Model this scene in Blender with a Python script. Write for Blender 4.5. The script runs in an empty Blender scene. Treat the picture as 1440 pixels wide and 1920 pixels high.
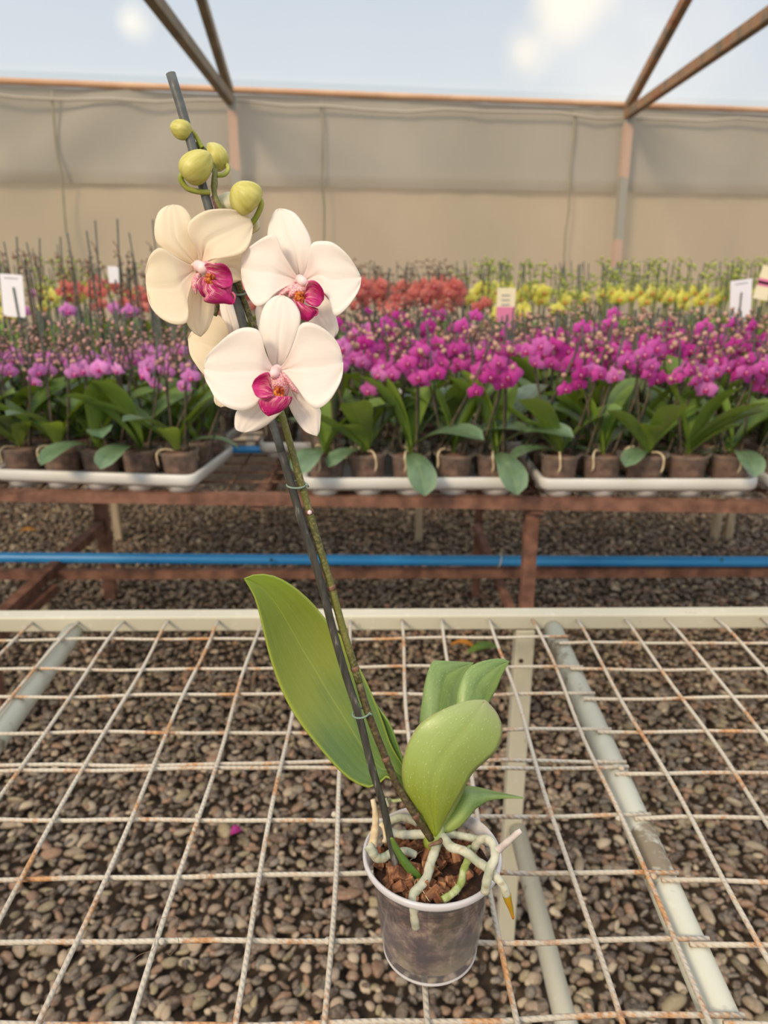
import bpy, math, random
import numpy as np
from mathutils import Vector, Matrix, noise as mnoise
rnd = random.Random(7)
PI = math.pi
S = bpy.context.scene
COL = S.collection

# ------------------------------------------------------------------ camera
F = 1440.0                      # focal length in pixels of the 1440x1920 frame
PITCH = math.radians(18.2)
YAW = math.radians(-0.64)
CAMZ = 1.34
cam = bpy.data.cameras.new('camera'); camo = bpy.data.objects.new('camera', cam); COL.objects.link(camo)
camo.location = (0, 0, CAMZ); camo.rotation_euler = (PI/2 - PITCH, 0, YAW)
cam.sensor_fit = 'VERTICAL'; cam.sensor_height = 36; cam.lens = 36*F/1920
cam.clip_start = 0.02
cam.dof.use_dof = True; cam.dof.focus_distance = 0.57
cam.dof.aperture_fstop = (cam.lens/1000)/0.0034
S.camera = camo
RM = camo.rotation_euler.to_matrix()
CO = Vector((0, 0, CAMZ))
def ray(px, py): return RM @ Vector(((px-720)/F, (960-py)/F, -1.0))
def W(px, py, t): return CO + ray(px, py)*t            # at depth t along the optical axis
def Wz(px, py, z): d = ray(px, py); return CO + d*((z-CAMZ)/d.z)
def Wy(px, py, y): d = ray(px, py); return CO + d*(y/d.y)

# ------------------------------------------------------------------ sky, sun, exposure
S.view_settings.view_transform = 'Standard'; S.view_settings.look = 'None'
S.view_settings.gamma = 1; S.view_settings.use_curve_mapping = False
S.view_settings.exposure = 0.0
SKY_STRENGTH = 1.0
wd = bpy.data.worlds.new('sky'); S.world = wd; wd.use_nodes = True
wn = wd.node_tree; wn.nodes.clear()
def wnode(t, **k):
    n = wn.nodes.new(t)
    for a, b in k.items(): setattr(n, a, b)
    return n
wo = wnode('ShaderNodeOutputWorld'); wb = wnode('ShaderNodeBackground'); wn.links.new(wb.outputs[0], wo.inputs[0])
tc = wnode('ShaderNodeTexCoord'); sx = wnode('ShaderNodeSeparateXYZ'); wn.links.new(tc.outputs['Generated'], sx.inputs[0])
rp = wnode('ShaderNodeValToRGB'); wn.links.new(sx.outputs['Z'], rp.inputs[0])
e = rp.color_ramp.elements
e[0].position = 0.0; e[0].color = (0.80, 0.72, 0.60, 1)
e[1].position = 1.0; e[1].color = (1.5, 1.5, 1.5, 1)
k = e.new(0.16); k.color = (0.68, 0.72, 0.73, 1)
k = e.new(0.36); k.color = (0.47, 0.58, 0.73, 1)
k = e.new(0.55); k.color = (1.15, 1.18, 1.22, 1)
wb.inputs['Strength'].default_value = SKY_STRENGTH
cur = rp.outputs[0]
nz = wnode('ShaderNodeTexNoise'); nz.inputs['Scale'].default_value = 6; nz.inputs['Detail'].default_value = 4
wn.links.new(tc.outputs['Generated'], nz.inputs['Vector'])
for (px, py, rad, st, colr) in [(1065, 8, .055, 1.0, (1.35, 1.15, .85)), (985, 100, .045, .8, (1.25, 1.1, .85)), (1110, 95, .11, .45, (1.05, 1.0, .92)),
                          (245, 40, .03, .8, (1.25, 1.15, .95)), (1330, 40, .09, .35, (1.05, 1.0, .95))]:
    d = ray(px, py).normalized()
    vm = wnode('ShaderNodeVectorMath', operation='DISTANCE'); vm.inputs[1].default_value = d
    wn.links.new(tc.outputs['Generated'], vm.inputs[0])
    ad = wnode('ShaderNodeMath', operation='MULTIPLY_ADD'); ad.inputs[1].default_value = rad*2.2; ad.inputs[2].default_value = -rad*1.1
    wn.links.new(nz.outputs[0], ad.inputs[0])
    sm = wnode('ShaderNodeMath', operation='ADD'); wn.links.new(vm.outputs['Value'], sm.inputs[0]); wn.links.new(ad.outputs[0], sm.inputs[1])
    mr = wnode('ShaderNodeMapRange', interpolation_type='SMOOTHSTEP'); mr.inputs['From Min'].default_value = rad; mr.inputs['From Max'].default_value = 0
    mr.inputs['To Max'].default_value = st; wn.links.new(sm.outputs[0], mr.inputs['Value'])
    mx = wnode('ShaderNodeMix', data_type='RGBA'); wn.links.new(mr.outputs[0], mx.inputs[0]); wn.links.new(cur, mx.inputs[6])
    mx.inputs[7].default_value = (*colr, 1); cur = mx.outputs[2]
wn.links.new(cur, wb.inputs['Color'])
sl = bpy.data.lights.new('sun', 'SUN'); so = bpy.data.objects.new('sun', sl); COL.objects.link(so)
sl.energy = 3.7; sl.angle = math.radians(14); sl.color = (1.0, 0.80, 0.55)
so.rotation_euler = Vector((-0.50, -0.72, 0.58)).to_track_quat('Z', 'Y').to_euler()

# ------------------------------------------------------------------ materials
def lin(c):
    if isinstance(c, str):
        c = [int(c[i:i+2], 16)/255 for i in (0, 2, 4)]
        c = [((v+.055)/1.055)**2.4 if v > .04045 else v/12.92 for v in c]
    return (c[0], c[1], c[2], 1)
class NT:
    def __init__(s, name):
        s.m = bpy.data.materials.new(name); s.m.use_nodes = True; s.t = s.m.node_tree; s.t.nodes.clear()
        s.out = s.t.nodes.new('ShaderNodeOutputMaterial')
        s.tc = s.n('ShaderNodeTexCoord')
    def n(s, t, **k):
        n = s.t.nodes.new(t)
        for a, b in k.items(): setattr(n, a, b)
        return n
    def l(s, a, b): s.t.links.new(a, b)
    def noise(s, scale, detail=3, src='Object', stretch=None, rough=.5):
        n = s.n('ShaderNodeTexNoise'); n.inputs['Scale'].default_value = scale; n.inputs['Detail'].default_value = detail
        n.inputs['Roughness'].default_value = rough
        v = s.tc.outputs[src]
        if stretch:
            mp = s.n('ShaderNodeMapping'); mp.inputs['Scale'].default_value = stretch; s.l(v, mp.inputs[0]); v = mp.outputs[0]
        s.l(v, n.inputs['Vector']); return n.outputs[0]
    def ramp(s, v, *st):
        r = s.n('ShaderNodeValToRGB'); s.l(v, r.inputs[0]); e = r.color_ramp.elements
        e[0].position = st[0][0]; e[0].color = lin(st[0][1]); e[1].position = st[-1][0]; e[1].color = lin(st[-1][1])
        for p, c in st[1:-1]: x = e.new(p); x.color = lin(c)
        return r.outputs[0]
    def mix(s, f, a, b, mode='MIX'):
        m = s.n('ShaderNodeMix', data_type='RGBA', blend_type=mode)
        for v, i in ((f, 0), (a, 6), (b, 7)):
            if hasattr(v, 'links'): s.l(v, m.inputs[i])
            else: m.inputs[i].default_value = v if i == 0 else lin(v)
        return m.outputs[2]
    def rng(s, v, a, b, c=0, d=1):
        m = s.n('ShaderNodeMapRange'); s.l(v, m.inputs[0])
        for i, x in zip((1, 2, 3, 4), (a, b, c, d)): m.inputs[i].default_value = x
        return m.outputs[0]
    def math(s, op, a, b=0):
        m = s.n('ShaderNodeMath', operation=op)
        for i, v in enumerate((a, b)):
            if hasattr(v, 'links'): s.l(v, m.inputs[i])
            else: m.inputs[i].default_value = v
        return m.outputs[0]
    def fin(s, col, rough=.5, metal=0, trans=0, tcol=None, bump=None, bs=.3, bd=.002, spec=.5, sheen=0, coat=0, alpha=None):
        p = s.n('ShaderNodeBsdfPrincipled'); s.p = p
        if hasattr(col, 'links'): s.l(col, p.inputs['Base Color'])
        else: p.inputs['Base Color'].default_value = lin(col)
        p.inputs['Roughness'].default_value = rough; p.inputs['Metallic'].default_value = metal
        p.inputs['Specular IOR Level'].default_value = spec; p.inputs['Coat Weight'].default_value = coat
        if bump is not None:
            b = s.n('ShaderNodeBump'); b.inputs['Strength'].default_value = bs; b.inputs['Distance'].default_value = bd
            s.l(bump, b.inputs['Height']); s.l(b.outputs[0], p.inputs['Normal'])
        o = p.outputs[0]
        if trans:
            t = s.n('ShaderNodeBsdfTranslucent')
            c = tcol if tcol is not None else col
            if hasattr(c, 'links'): s.l(c, t.inputs[0])
            else: t.inputs[0].default_value = lin(c)
            m = s.n('ShaderNodeMixShader'); m.inputs[0].default_value = trans; s.l(o, m.inputs[1]); s.l(t.outputs[0], m.inputs[2]); o = m.outputs[0]
        if alpha is not None:
            t = s.n('ShaderNodeBsdfTransparent'); m = s.n('ShaderNodeMixShader')
            if hasattr(alpha, 'links'): s.l(alpha, m.inputs[0])
            else: m.inputs[0].default_value = alpha
            s.l(t.outputs[0], m.inputs[1]); s.l(o, m.inputs[2]); o = m.outputs[0]
        s.l(o, s.out.inputs[0]); return s.m
def simple(name, c1, c2=None, scale=8, rough=.5, bs=.2, bd=.002, stretch=None, **k):
    n = NT(name); v = n.noise(scale, 4, stretch=stretch)
    return n.fin(n.ramp(v, (.35, c1), (.65, c2 or c1)), rough, bump=v, bs=bs, bd=bd, **k)

def petal_mat(name, c, cb, tcol, trans=.35):
    n = NT(name); sp = n.n('ShaderNodeSeparateXYZ'); n.l(n.tc.outputs['UV'], sp.inputs[0])
    s_, u_ = sp.outputs['X'], sp.outputs['Y']
    col = n.mix(n.rng(s_, 0, .38, 1, 0), c, cb)
    # fine veins running along the petal
    v = n.noise(1, 5, 'UV', (3, 46, 1)); v2 = n.rng(v, .45, .62, 0, .06)
    col = n.mix(v2, col, 'e9c6c9')
    rib = n.math('ABSOLUTE', n.math('SUBTRACT', u_, .5)); col = n.mix(n.rng(rib, 0, .035, .16, 0), col, 'e3c9b4')
    return n.fin(col, .55, trans=trans, tcol=tcol, bump=v, bs=.12, bd=.0008, spec=.25)
m_petal = petal_mat('white_petal', 'fcf6f1', 'fae9e3', 'fff4e4')
m_petal2 = petal_mat('cream_sunglow_petal', 'fef6e2', 'fae6d6', 'ffecc4', .42)  # warm sun glow of the upper left flower painted into the cream tint
def lip_mat():
    n = NT('magenta_lip'); sp = n.n('ShaderNodeSeparateXYZ'); n.l(n.tc.outputs['UV'], sp.inputs[0])
    v = n.noise(1, 3, 'UV', (2.2, 26, 1)); w = n.noise(1, 2, 'UV', (5, 7, 1))
    col = n.mix(n.rng(w, .3, .7), 'b31262', 'cf2c86')
    col = n.mix(n.rng(v, .54, .66, 0, .6), col, '8e0c45')
    st = n.math('MULTIPLY', n.rng(v, .43, .50, .95, 0), n.rng(sp.outputs['X'], .15, .62, 1, 0)); col = n.mix(st, col, 'f7d5c2')
    return n.fin(col, .42, trans=.2, tcol='ff3d90', bump=v, bs=.25, bd=.001, spec=.4)
m_lip = lip_mat()
n = NT('pink_speckled'); m_lipin = n.fin(n.ramp(n.noise(1500, 2), (.42, 'e2608c'), (.56, 'fbe2d8')), .5, trans=.25)
n = NT('callus'); m_callus = n.fin(n.ramp(n.noise(500, 3), (.38, '7c1a0c'), (.5, 'b8501a'), (.65, 'd98a26')), .45, bump=n.noise(500), bs=.4, bd=.001)
m_column = simple('column', 'fbe6e2', 'f7cfd2', 120, .45, trans=.2)
n = NT('bud_skin'); v = n.noise(1, 3, 'UV', (2, 14, 1)); m_bud = n.fin(n.ramp(v, (.3, 'c0b656'), (.5, 'd0c86c'), (.7, 'dad284')), .42, trans=.15, bump=v, bs=.25, bd=.001)
m_bud2 = simple('pale_bud', 'e3dcae', 'efe8cf', 60, .45, trans=.2)
m_pedicel = simple('pedicel', '93a035', 'b4b559', 80, .45, trans=.08)
n = NT('spike_skin'); v = n.noise(450, 3); w = n.noise(14, 2)
m_spike = n.fin(n.mix(n.rng(v, .48, .62), n.ramp(w, (.4, '4b4a2a'), (.6, '6c6d2c')), '7d7a4a'), .5, bump=v, bs=.15)
n = NT('spike_dark'); v = n.noise(350, 3); m_spikelow = n.fin(n.ramp(v, (.35, '3d3020'), (.6, '5b5033'), (.75, '77704a')), .5, bump=v, bs=.15)
m_node = simple('node_brown', '664636', '80604a', 200, .55)
n = NT('stake_plastic'); v = n.noise(300, 4, stretch=(1, 1, .12)); m_stake = n.fin(n.ramp(v, (.3, '2b2a26'), (.6, '45433c'), (.76, '8d8a80')), .5, bump=v, bs=.2)
n = NT('stake_top'); v = n.noise(200, 3); m_staketop = n.fin(n.ramp(v, (.3, '474948'), (.7, '606361')), .42, bump=v, bs=.1)
m_clip = simple('clip_wire', '5f7568', '8a9c8e', 100, .35)
def leaf_mat(name, c1, c2, cb, edge, spots=1.0, rough=.36, trans=.12, along=None):
    n = NT(name); sp = n.n('ShaderNodeSeparateXYZ'); n.l(n.tc.outputs['UV'], sp.inputs[0])
    w = n.noise(1, 3, 'UV', (2.5, 1.6, 1)); v = n.noise(1, 4, 'UV', (1.5, 60, 1))
    col = n.ramp(w, (.38, c1), (.62, c2))
    col = n.mix(n.rng(sp.outputs['X'], .0, .45, .85, 0), col, cb)
    if along: col = n.mix(.8, col, n.ramp(n.math('ADD', sp.outputs['X'], n.math('MULTIPLY', n.math('SUBTRACT', w, .5), .35)), *along))
    col = n.mix(n.rng(v, .4, .7, 0, .18), col, 'a8b878')
    rib = n.math('ABSOLUTE', n.math('SUBTRACT', sp.outputs['Y'], .5)); col = n.mix(n.rng(rib, 0, .012, .55, 0), col, 'a9b25c')
    col = n.mix(n.rng(rib, .47, .495, 0, .7), col, edge)
    if spots:
        q = n.noise(1, 3, 'UV', (46, 44, 1), .75); col = n.mix(n.rng(q, .61, .66, 0, .6*spots), col, 'd9e2b4')
    return n.fin(col, rough, trans=trans, tcol='a8c030', bump=v, bs=.12, bd=.001, spec=.5)
m_leafA = leaf_mat('leaf_big', '647f3a', '889c38', '8a9628', 'a5b340', .15, along=((0, '76861f'), (.2, '4f6e2c'), (.42, '5a7842'), (.6, '8a9236'), (.8, '727e16'), (1, '7c9416')))
m_leafB = leaf_mat('leaf_front', '8ea25a', 'a2b468', '87981f', 'a99a70', along=((0, '8c9c20'), (.22, '8b9a22'), (.45, '9cb058'), (.75, '93a862'), (.92, '97a070'), (1, '9a8f78')))
m_leafC = leaf_mat('leaf_rear', '668348', '8aa55c', 'a3ad50', '94ab68')
m_leafD = leaf_mat('leaf_dark', '48702c', '5f8434', '5f7d22', '8aa04a', .4)
n = NT('root_skin'); v = n.noise(160, 4); w = n.noise(60, 3)
m_root = n.fin(n.mix(n.rng(v, .55, .72, 0, .8), n.ramp(w, (.35, '9aa08a'), (.6, 'c6c3ae')), '9a8a66'), .6, bump=v, bs=.6, bd=.0015)
m_rootgreen = simple('root_green', '8b9a4a', 'c0c79a', 130, .55)
m_rootbeige = simple('root_beige', 'c9b088', 'ddcfae', 130, .6, bs=.4)
m_roottip = simple('root_tip', '8a8a12', 'c26f22', 60, .35)
n = NT('bark_chip'); v = n.noise(240, 5, stretch=(1, 1, .12)); w = n.noise(28, 2)
m_bark = n.fin(n.mix(n.rng(w, .35, .65), n.ramp(v, (.3, '40200f'), (.5, '7c4a2e'), (.72, 'b07e54')), n.ramp(v, (.3, '4a2e1e'), (.55, '765036'), (.72, 'a07c5a'))), .8, bump=v, bs=.7, bd=.003)
n = NT('bark_dark'); v = n.noise(120, 5); m_barkdark = n.fin(n.ramp(v, (.3, '170c07'), (.6, '432818'), (.8, '6b4a30')), .9, bump=v, bs=.8, bd=.004)
n = NT('potting_mix'); v = n.noise(60, 6, rough=.7); w = n.noise(22, 3, stretch=(1, 1, .6)); sp = n.n('ShaderNodeSeparateXYZ'); n.l(n.tc.outputs['Object'], sp.inputs[0])
col = n.ramp(v, (.38, '241817'), (.48, '4a3733'), (.56, '6e5852'), (.68, 'a38f78'))
col = n.mix(n.rng(w, .5, .68, 0, .55), col, '6f6c34')
lowz = n.math('MULTIPLY', n.rng(sp.outputs['Z'], .034, .012, 0, 1), n.rng(n.noise(22, 4), .40, .55)); col = n.mix(lowz, col, 'b7a884')
m_mix = n.fin(col, .85, bump=v, bs=.4, bd=.003)
def clear_mat(name, tint, a0, a1, rough=.12):
    n = NT(name); fr = n.n('ShaderNodeLayerWeight'); fr.inputs[0].default_value = .35
    v = n.noise(9, 4); a = n.math('ADD', n.rng(fr.outputs['Facing'], .15, 1, a0, a1), n.rng(v, .5, .8, 0, .06))
    return n.fin(tint, rough, alpha=a, spec=.7)
m_clear = clear_mat('clear_plastic', 'aaa3a8', .0, .42, .08)
m_rim = clear_mat('rim_plastic', 'e6e2e4', .62, .85, .2)
m_clearbg = clear_mat('tray_pot_plastic', 'bfb2a8', .10, .45)
def painted(name, base, base2, rustamt, rs=9):
    n = NT(name); v = n.math('ADD', n.math('MULTIPLY', n.noise(rs, 3), .72), n.math('MULTIPLY', n.noise(210, 3), .28)); w = n.noise(3, 2); g = n.noise(120, 3)
    col = n.ramp(w, (.35, base), (.65, base2))
    r = n.rng(v, .62-rustamt*.2, .68-rustamt*.14, 0, .9); col = n.mix(r, col, n.ramp(g, (.35, 'a06a3c'), (.65, 'c89660')))
    wv = n.n('ShaderNodeTexWave', bands_direction='DIAGONAL'); wv.inputs['Scale'].default_value = 90; n.l(n.tc.outputs['Object'], wv.inputs[0])
    return n.fin(col, .6, bump=n.math('ADD', wv.outputs['Fac'], g), bs=.6, bd=.001)
m_wire = painted('wire_paint', 'b8ae9e', 'c8bfae', .5, 16)
def plainpaint(name, a, b, rust):
    n = NT(name); v = n.noise(7, 5, rough=.7); w = n.noise(2.2, 2); g = n.noise(60, 3)
    col = n.mix(n.rng(v, .68-rust*.1, .74-rust*.1), n.ramp(w, (.35, a), (.65, b)), '7d705c')
    return n.fin(n.mix(n.rng(g, .6, .75, 0, .2), col, 'f3efe2'), .45, bump=g, bs=.2, bd=.001)
m_frame = plainpaint('bench_paint', 'bdb8a4', 'cbc6b2', .6)
m_rust = simple('rusted_steel', '5f4034', '8a6250', 22, .75, bs=.4)
m_rustwire = simple('rusted_wire', '4d3024', '8a6a55', 30, .8)
m_pipe = simple('blue_pipe', '2f92da', '46a4e6', 3, .32, bs=.05)
m_traywhite = simple('white_tray_plastic', 'dcdad6', 'e8e6e2', 5, .35, bs=.05, trans=.1)
m_potbg = simple('potted_mix', '4a342c', '8a6a5a', 40, .8, bs=.5)
m_card = simple('white_card', 'e9e8f2', 'f2f1f6', 3, .6)
m_cardcream = simple('cream_card', 'e8dfb8', 'efe8cb', 3, .6)
m_cardpink = simple('pink_print', 'd9709c', 'e28cb0', 3, .6)
m_print = simple('grey_print', '8f8f98', '9c9ca4', 3, .6)
m_wood = simple('pale_wood', '9b8a70', 'c0ad90', 9, .8, stretch=(6, 6, .6))
m_string = simple('white_string', 'd8d2c4', 'e8e2d4', 30, .8)

# ------------------------------------------------------------------ object helpers
def tag(o, label=None, cat=None, group=None, kind=None):
    if label: o['label'] = label
    if cat: o['category'] = cat
    if group: o['group'] = group
    if kind: o['kind'] = kind
    return o
def thing(name, label, cat, loc=(0, 0, 0), group=None, rz=0):
    o = bpy.data.objects.new(name, None); COL.objects.link(o); o.location = loc; o.rotation_euler[2] = rz
    o.empty_display_size = .05
    return tag(o, label, cat, group)
def mesh(name, V, Fc, mats, uv=None, smooth=True, mi=None):
    me = bpy.data.meshes.new(name); me.from_pydata([tuple(v) for v in V], [], Fc)
    if not isinstance(mats, (list, tuple)): mats = [mats]
    for m in mats: me.materials.append(m)
    if smooth: me.polygons.foreach_set('use_smooth', [True]*len(me.polygons))
    if mi: me.polygons.foreach_set('material_index', mi)
    if uv is not None:
        ul = me.uv_layers.new(name='UVMap'); idx = np.empty(len(me.loops), dtype=np.int32); me.loops.foreach_get('vertex_index', idx)
        ul.data.foreach_set('uv', np.asarray(uv, dtype=np.float32)[idx].ravel())
    me.update(); return me
def link(name, me, parent=None, loc=None, rot=None, scale=None):
    o = bpy.data.objects.new(name, me); COL.objects.link(o)
    if parent: o.parent = parent
    if loc is not None: o.location = loc
    if rot is not None: o.rotation_euler = rot
    if scale is not None: o.scale = (scale,)*3 if isinstance(scale, (int, float)) else scale
    return o
def kids(o): return list(o.children)
def dup(o, parent=None):
    c = o.copy(); COL.objects.link(c)
    if parent: c.parent = parent
    for ch in kids(o): dup(ch, c)
    return c
class MB:                                            # a bag of shapes that ends as one mesh
    def __init__(s, org=(0, 0, 0)): s.V = []; s.F = []; s.U = []; s.M = []; s.org = Vector(org); s.cm = 0
    def add(s, V, Fc, U=None):
        b = len(s.V); s.V += [Vector(v) - s.org for v in V]; s.F += [tuple(i+b for i in f) for f in Fc]
        s.U += list(U) if U is not None else [(0, 0)]*len(V); s.M += [s.cm]*len(Fc); return s
    def box(s, c, d, R=None):
        x, y, z = [q/2 for q in d]; c = Vector(c)
        V = [Vector((a*x, b*y, e*z)) for a in (-1, 1) for b in (-1, 1) for e in (-1, 1)]
        if R is not None: V = [R @ v for v in V]
        return s.add([v+c for v in V], [(0, 1, 3, 2), (4, 6, 7, 5), (0, 4, 5, 1), (2, 3, 7, 6), (0, 2, 6, 4), (1, 5, 7, 3)])
    def tube(s, P, r, n=8, cap=True, flat=1.0):
        P = [Vector(p) for p in P]; m = len(P); rr = r if isinstance(r, (list, tuple)) else [r]*m
        T = [((P[min(i+1, m-1)]-P[max(i-1, 0)]).normalized()) for i in range(m)]
        a = T[0].cross(Vector((0, 0, 1)));
        if a.length < .1: a = T[0].cross(Vector((0, 1, 0)))
        a.normalize(); V = []; U = []
        for i in range(m):
            a = (a - T[i]*a.dot(T[i])).normalized(); b = T[i].cross(a)
            for k in range(n):
                an = 2*PI*k/n; V.append(P[i] + (a*math.cos(an) + b*math.sin(an)*flat)*rr[i]); U.append((i/(m-1), k/n))
        Fc = [(i*n+k, i*n+(k+1) % n, (i+1)*n+(k+1) % n, (i+1)*n+k) for i in range(m-1) for k in range(n)]
        if cap: Fc += [tuple(range(n-1, -1, -1)), tuple((m-1)*n+k for k in range(n))]
        return s.add(V, Fc, U)
    def lathe(s, prof, c=(0, 0, 0), n=40, R=None):
        c = Vector(c); V = []; U = []
        for i, (r, z) in enumerate(prof):
            for k in range(n):
                a = 2*PI*k/n; v = Vector((r*math.cos(a), r*math.sin(a), z))
                if R is not None: v = R @ v
                V.append(c+v); U.append((i/(len(prof)-1), k/n))
        m = len(prof)
        return s.add(V, [(i*n+k, i*n+(k+1) % n, (i+1)*n+(k+1) % n, (i+1)*n+k) for i in range(m-1) for k in range(n)], U)
    def disc(s, c, r, n=24, up=1):
        c = Vector(c); V = [c+Vector((r*math.cos(2*PI*k/n), r*math.sin(2*PI*k/n), 0)) for k in range(n)]
        return s.add(V, [tuple(range(n)) if up > 0 else tuple(range(n-1, -1, -1))])
    def me(s, name, mats, smooth=True): return mesh(name, s.V, s.F, mats, s.U, smooth, s.M if isinstance(mats, (list, tuple)) else None)
    def obj(s, name, mats, parent=None, smooth=True, **k):
        return link(name, s.me(name, mats, smooth), parent, **k)
def bevel(o, w, seg=2):
    b = o.modifiers.new('bevel', 'BEVEL'); b.width = w; b.segments = seg; b.limit_method = 'ANGLE'; b.angle_limit = .7; return o
def cr(P, n):                                        # smooth curve through points, n samples by arc length
    P = [Vector(p) if len(p) == 3 else Vector((p[0], p[1], 0)) for p in P]
    if len(P) == 2: return [P[0].lerp(P[1], i/(n-1)) for i in range(n)]
    Q = [P[0]*2-P[1]] + P + [P[-1]*2-P[-2]]; D = []
    for i in range(1, len(Q)-2):
        a, b, c, d = Q[i-1:i+3]
        for k in range(12):
            t = k/12; D.append(.5*((2*b) + (c-a)*t + (2*a-5*b+4*c-d)*t*t + (3*b-a-3*c+d)*t**3))
    D.append(P[-1]); L = [0]
    for i in range(1, len(D)): L.append(L[-1]+(D[i]-D[i-1]).length)
    out = []; j = 0
    for i in range(n):
        q = L[-1]*i/(n-1)
        while j < len(L)-2 and L[j+1] < q: j += 1
        out.append(D[j].lerp(D[j+1], min(1, max(0, (q-L[j])/max(1e-9, L[j+1]-L[j])))))
    return out
def grid_faces(ns, nu): return [(i*nu+k, i*nu+k+1, (i+1)*nu+k+1, (i+1)*nu+k) for i in range(ns-1) for k in range(nu-1)]
def blade(name, L, R, tf, mat, parent, org, ns=30, nu=17, thick=.0007, zoom=None):
    if zoom: z, ox, oy = zoom; L = [(ox+x/z, oy+y/z) for x, y in L]; R = [(ox+x/z, oy+y/z) for x, y in R]
    A = cr(L, ns); B = cr(R, ns); V = []; U = []
    for i in range(ns):
        s = i/(ns-1)
        for k in range(nu):
            u = k/(nu-1); p = A[i].lerp(B[i], u); V.append(W(p.x, p.y, tf(s, u, p.x, p.y)) - org); U.append((s, u))
    o = link(name, mesh(name, V, grid_faces(ns, nu), mat, U), parent)
    sd = o.modifiers.new('solid', 'SOLIDIFY'); sd.thickness = thick; sd.offset = 0
    return o

# ------------------------------------------------------------------ structure: ground, back wall, roof
def structure(o): o['kind'] = 'structure'; return o
n = NT('soil'); v = n.noise(30, 5); m_soil = n.fin(n.ramp(v, (.3, '2a2119'), (.7, '5a4a3a')), .95, bump=v, bs=.6, bd=.01)
b = MB(); b.add([(-9, -5, -.012), (10, -5, -.012), (10, 14, -.012), (-9, 14, -.012)], [(0, 1, 2, 3)]); structure(b.obj('floor', m_soil, smooth=False))

# back wall stands slightly turned: farther away on the right
WZ = 2.42
wl = Wz(0, 152, WZ); wr = Wz(1440, 207, WZ)
wdir = (wr-wl); wdir.z = 0; wdir.normalize(); wn_ = Vector((-wdir.y, wdir.x, 0))
def wallp(px, py, off=0):                             # the point of the wall plane a pixel falls on
    d = ray(px, py); o = wl + wn_*off; return CO + d*((o-CO).dot(wn_)/d.dot(wn_))
def wallx(px, z):                                     # wall point at height z above pixel column px
    p = wallp(px, 300); p.z = z; return p
def film(name, c1, c2, trans, rough=.35, alpha=None, wr=.02, tcol=None):
    n = NT(name); v = n.noise(1.1, 4, stretch=(1, 1, .5)); w = n.noise(2.2, 3, stretch=(1.4, 1.4, .35))
    return n.fin(n.ramp(v, (.35, c1), (.65, c2)), rough, trans=trans, bump=w, bs=.5, bd=wr, alpha=alpha, spec=.3, tcol=tcol)
m_filmup = film('film_upper', 'b4ab9b', 'beb5a5', .4, alpha=None)
m_filmlow = film('film_lower', 'cdbb9e', 'dac3a6', .55)
m_roof = film('roof_film', 'dfe6ee', 'e8eef4', .7, alpha=.35, tcol='dce6f2')
m_hem = film('film_hem', 'cfc5b6', 'd8cfc2', .3)
def wallsheet(name, z0, z1, off, mat, nx=160, nz=20, amp=.012):
    V = []; a = wl - wdir*5; Lw = 17
    for j in range(nz):
        for i in range(nx):
            z = z0+(z1-z0)*j/(nz-1); p = a + wdir*(Lw*i/(nx-1)); q = amp*mnoise.noise(Vector((i*.9, z*1.3, off*50))) + amp*.8*math.sin(i*.35+z*2.2) + .016*math.sin((p.x*.75-z)*9+mnoise.noise(Vector((p.x*2, z, 3)))*3)*min(1, max(0, (-.5-p.x)/.8))
            V.append(Vector((p.x, p.y, z)) + wn_*(off+q))
    return structure(link(name, mesh(name, V, grid_faces(nz, nx), mat)))
zb = wallp(720, 352).z
wallsheet('wall_back', 0, zb+.08, .06, m_filmlow)
wallsheet('wall_back_upper', zb, WZ-.02, .02, m_filmup)
# eave rail with film hem
a = wl-wdir*5; c = wl+wdir*12
m_eave = simple('eave_rail', 'b98f6f', 'd0aa88', 3, .6)
b = MB(); b.tube([Vector((a.x, a.y, WZ)), Vector((c.x, c.y, WZ))], .022, 8); structure(b.obj('trim_1', m_eave))
b = MB(); P = [a.lerp(c, i/60)+Vector((0, 0, -.085+.012*math.sin(i*.9)+.01*math.sin(i*2.3))) - wn_*.03 for i in range(61)]
for p in P: p.z += WZ-a.z
b.tube(P, .009, 6); structure(b.obj('trim_2', m_hem))
# posts
def postmat():
    n = NT('wall_post'); s = n.n('ShaderNodeSeparateXYZ'); n.l(n.tc.outputs['Object'], s.inputs[0]); z = n.math('ADD', s.outputs['Z'], n.math('MULTIPLY', n.noise(30, 2), .06)); m = None
    for a, c in ((wallp(1165, 335).z, wallp(1165, 235).z), (wallp(1150, 500).z, wallp(1150, 450).z)):
        q = n.math('MULTIPLY', n.math('GREATER_THAN', z, a+.03), n.math('LESS_THAN', z, c+.03)); m = q if m is None else n.math('ADD', m, q)
    return n.fin(n.mix(m, 'a09d92', 'c2a592'), .6, bump=n.noise(40), bs=.2)
m_post = postmat(); ti = 3
postpx = [440, 1165]; sp_ = (wallx(1165, 0)-wallx(440, 0)).length
posts = [wallx(440, 0)+wdir*sp_*k for k in (-1, 0, 1, 2)]
for p in posts:
    b = MB(); b.box((0, 0, (WZ-.05)/2), (.06, .05, WZ-.05), Matrix.Rotation(math.atan2(wdir.y, wdir.x), 3, 'Z'))
    o = b.obj('trim_%d' % ti, m_post, smooth=False); q = p - wn_*.06; o.location = (q.x, q.y, 0); structure(o); ti += 1
m_thin = simple('thin_post', '8f8a72', '9d9681', 10, .7)
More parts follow.
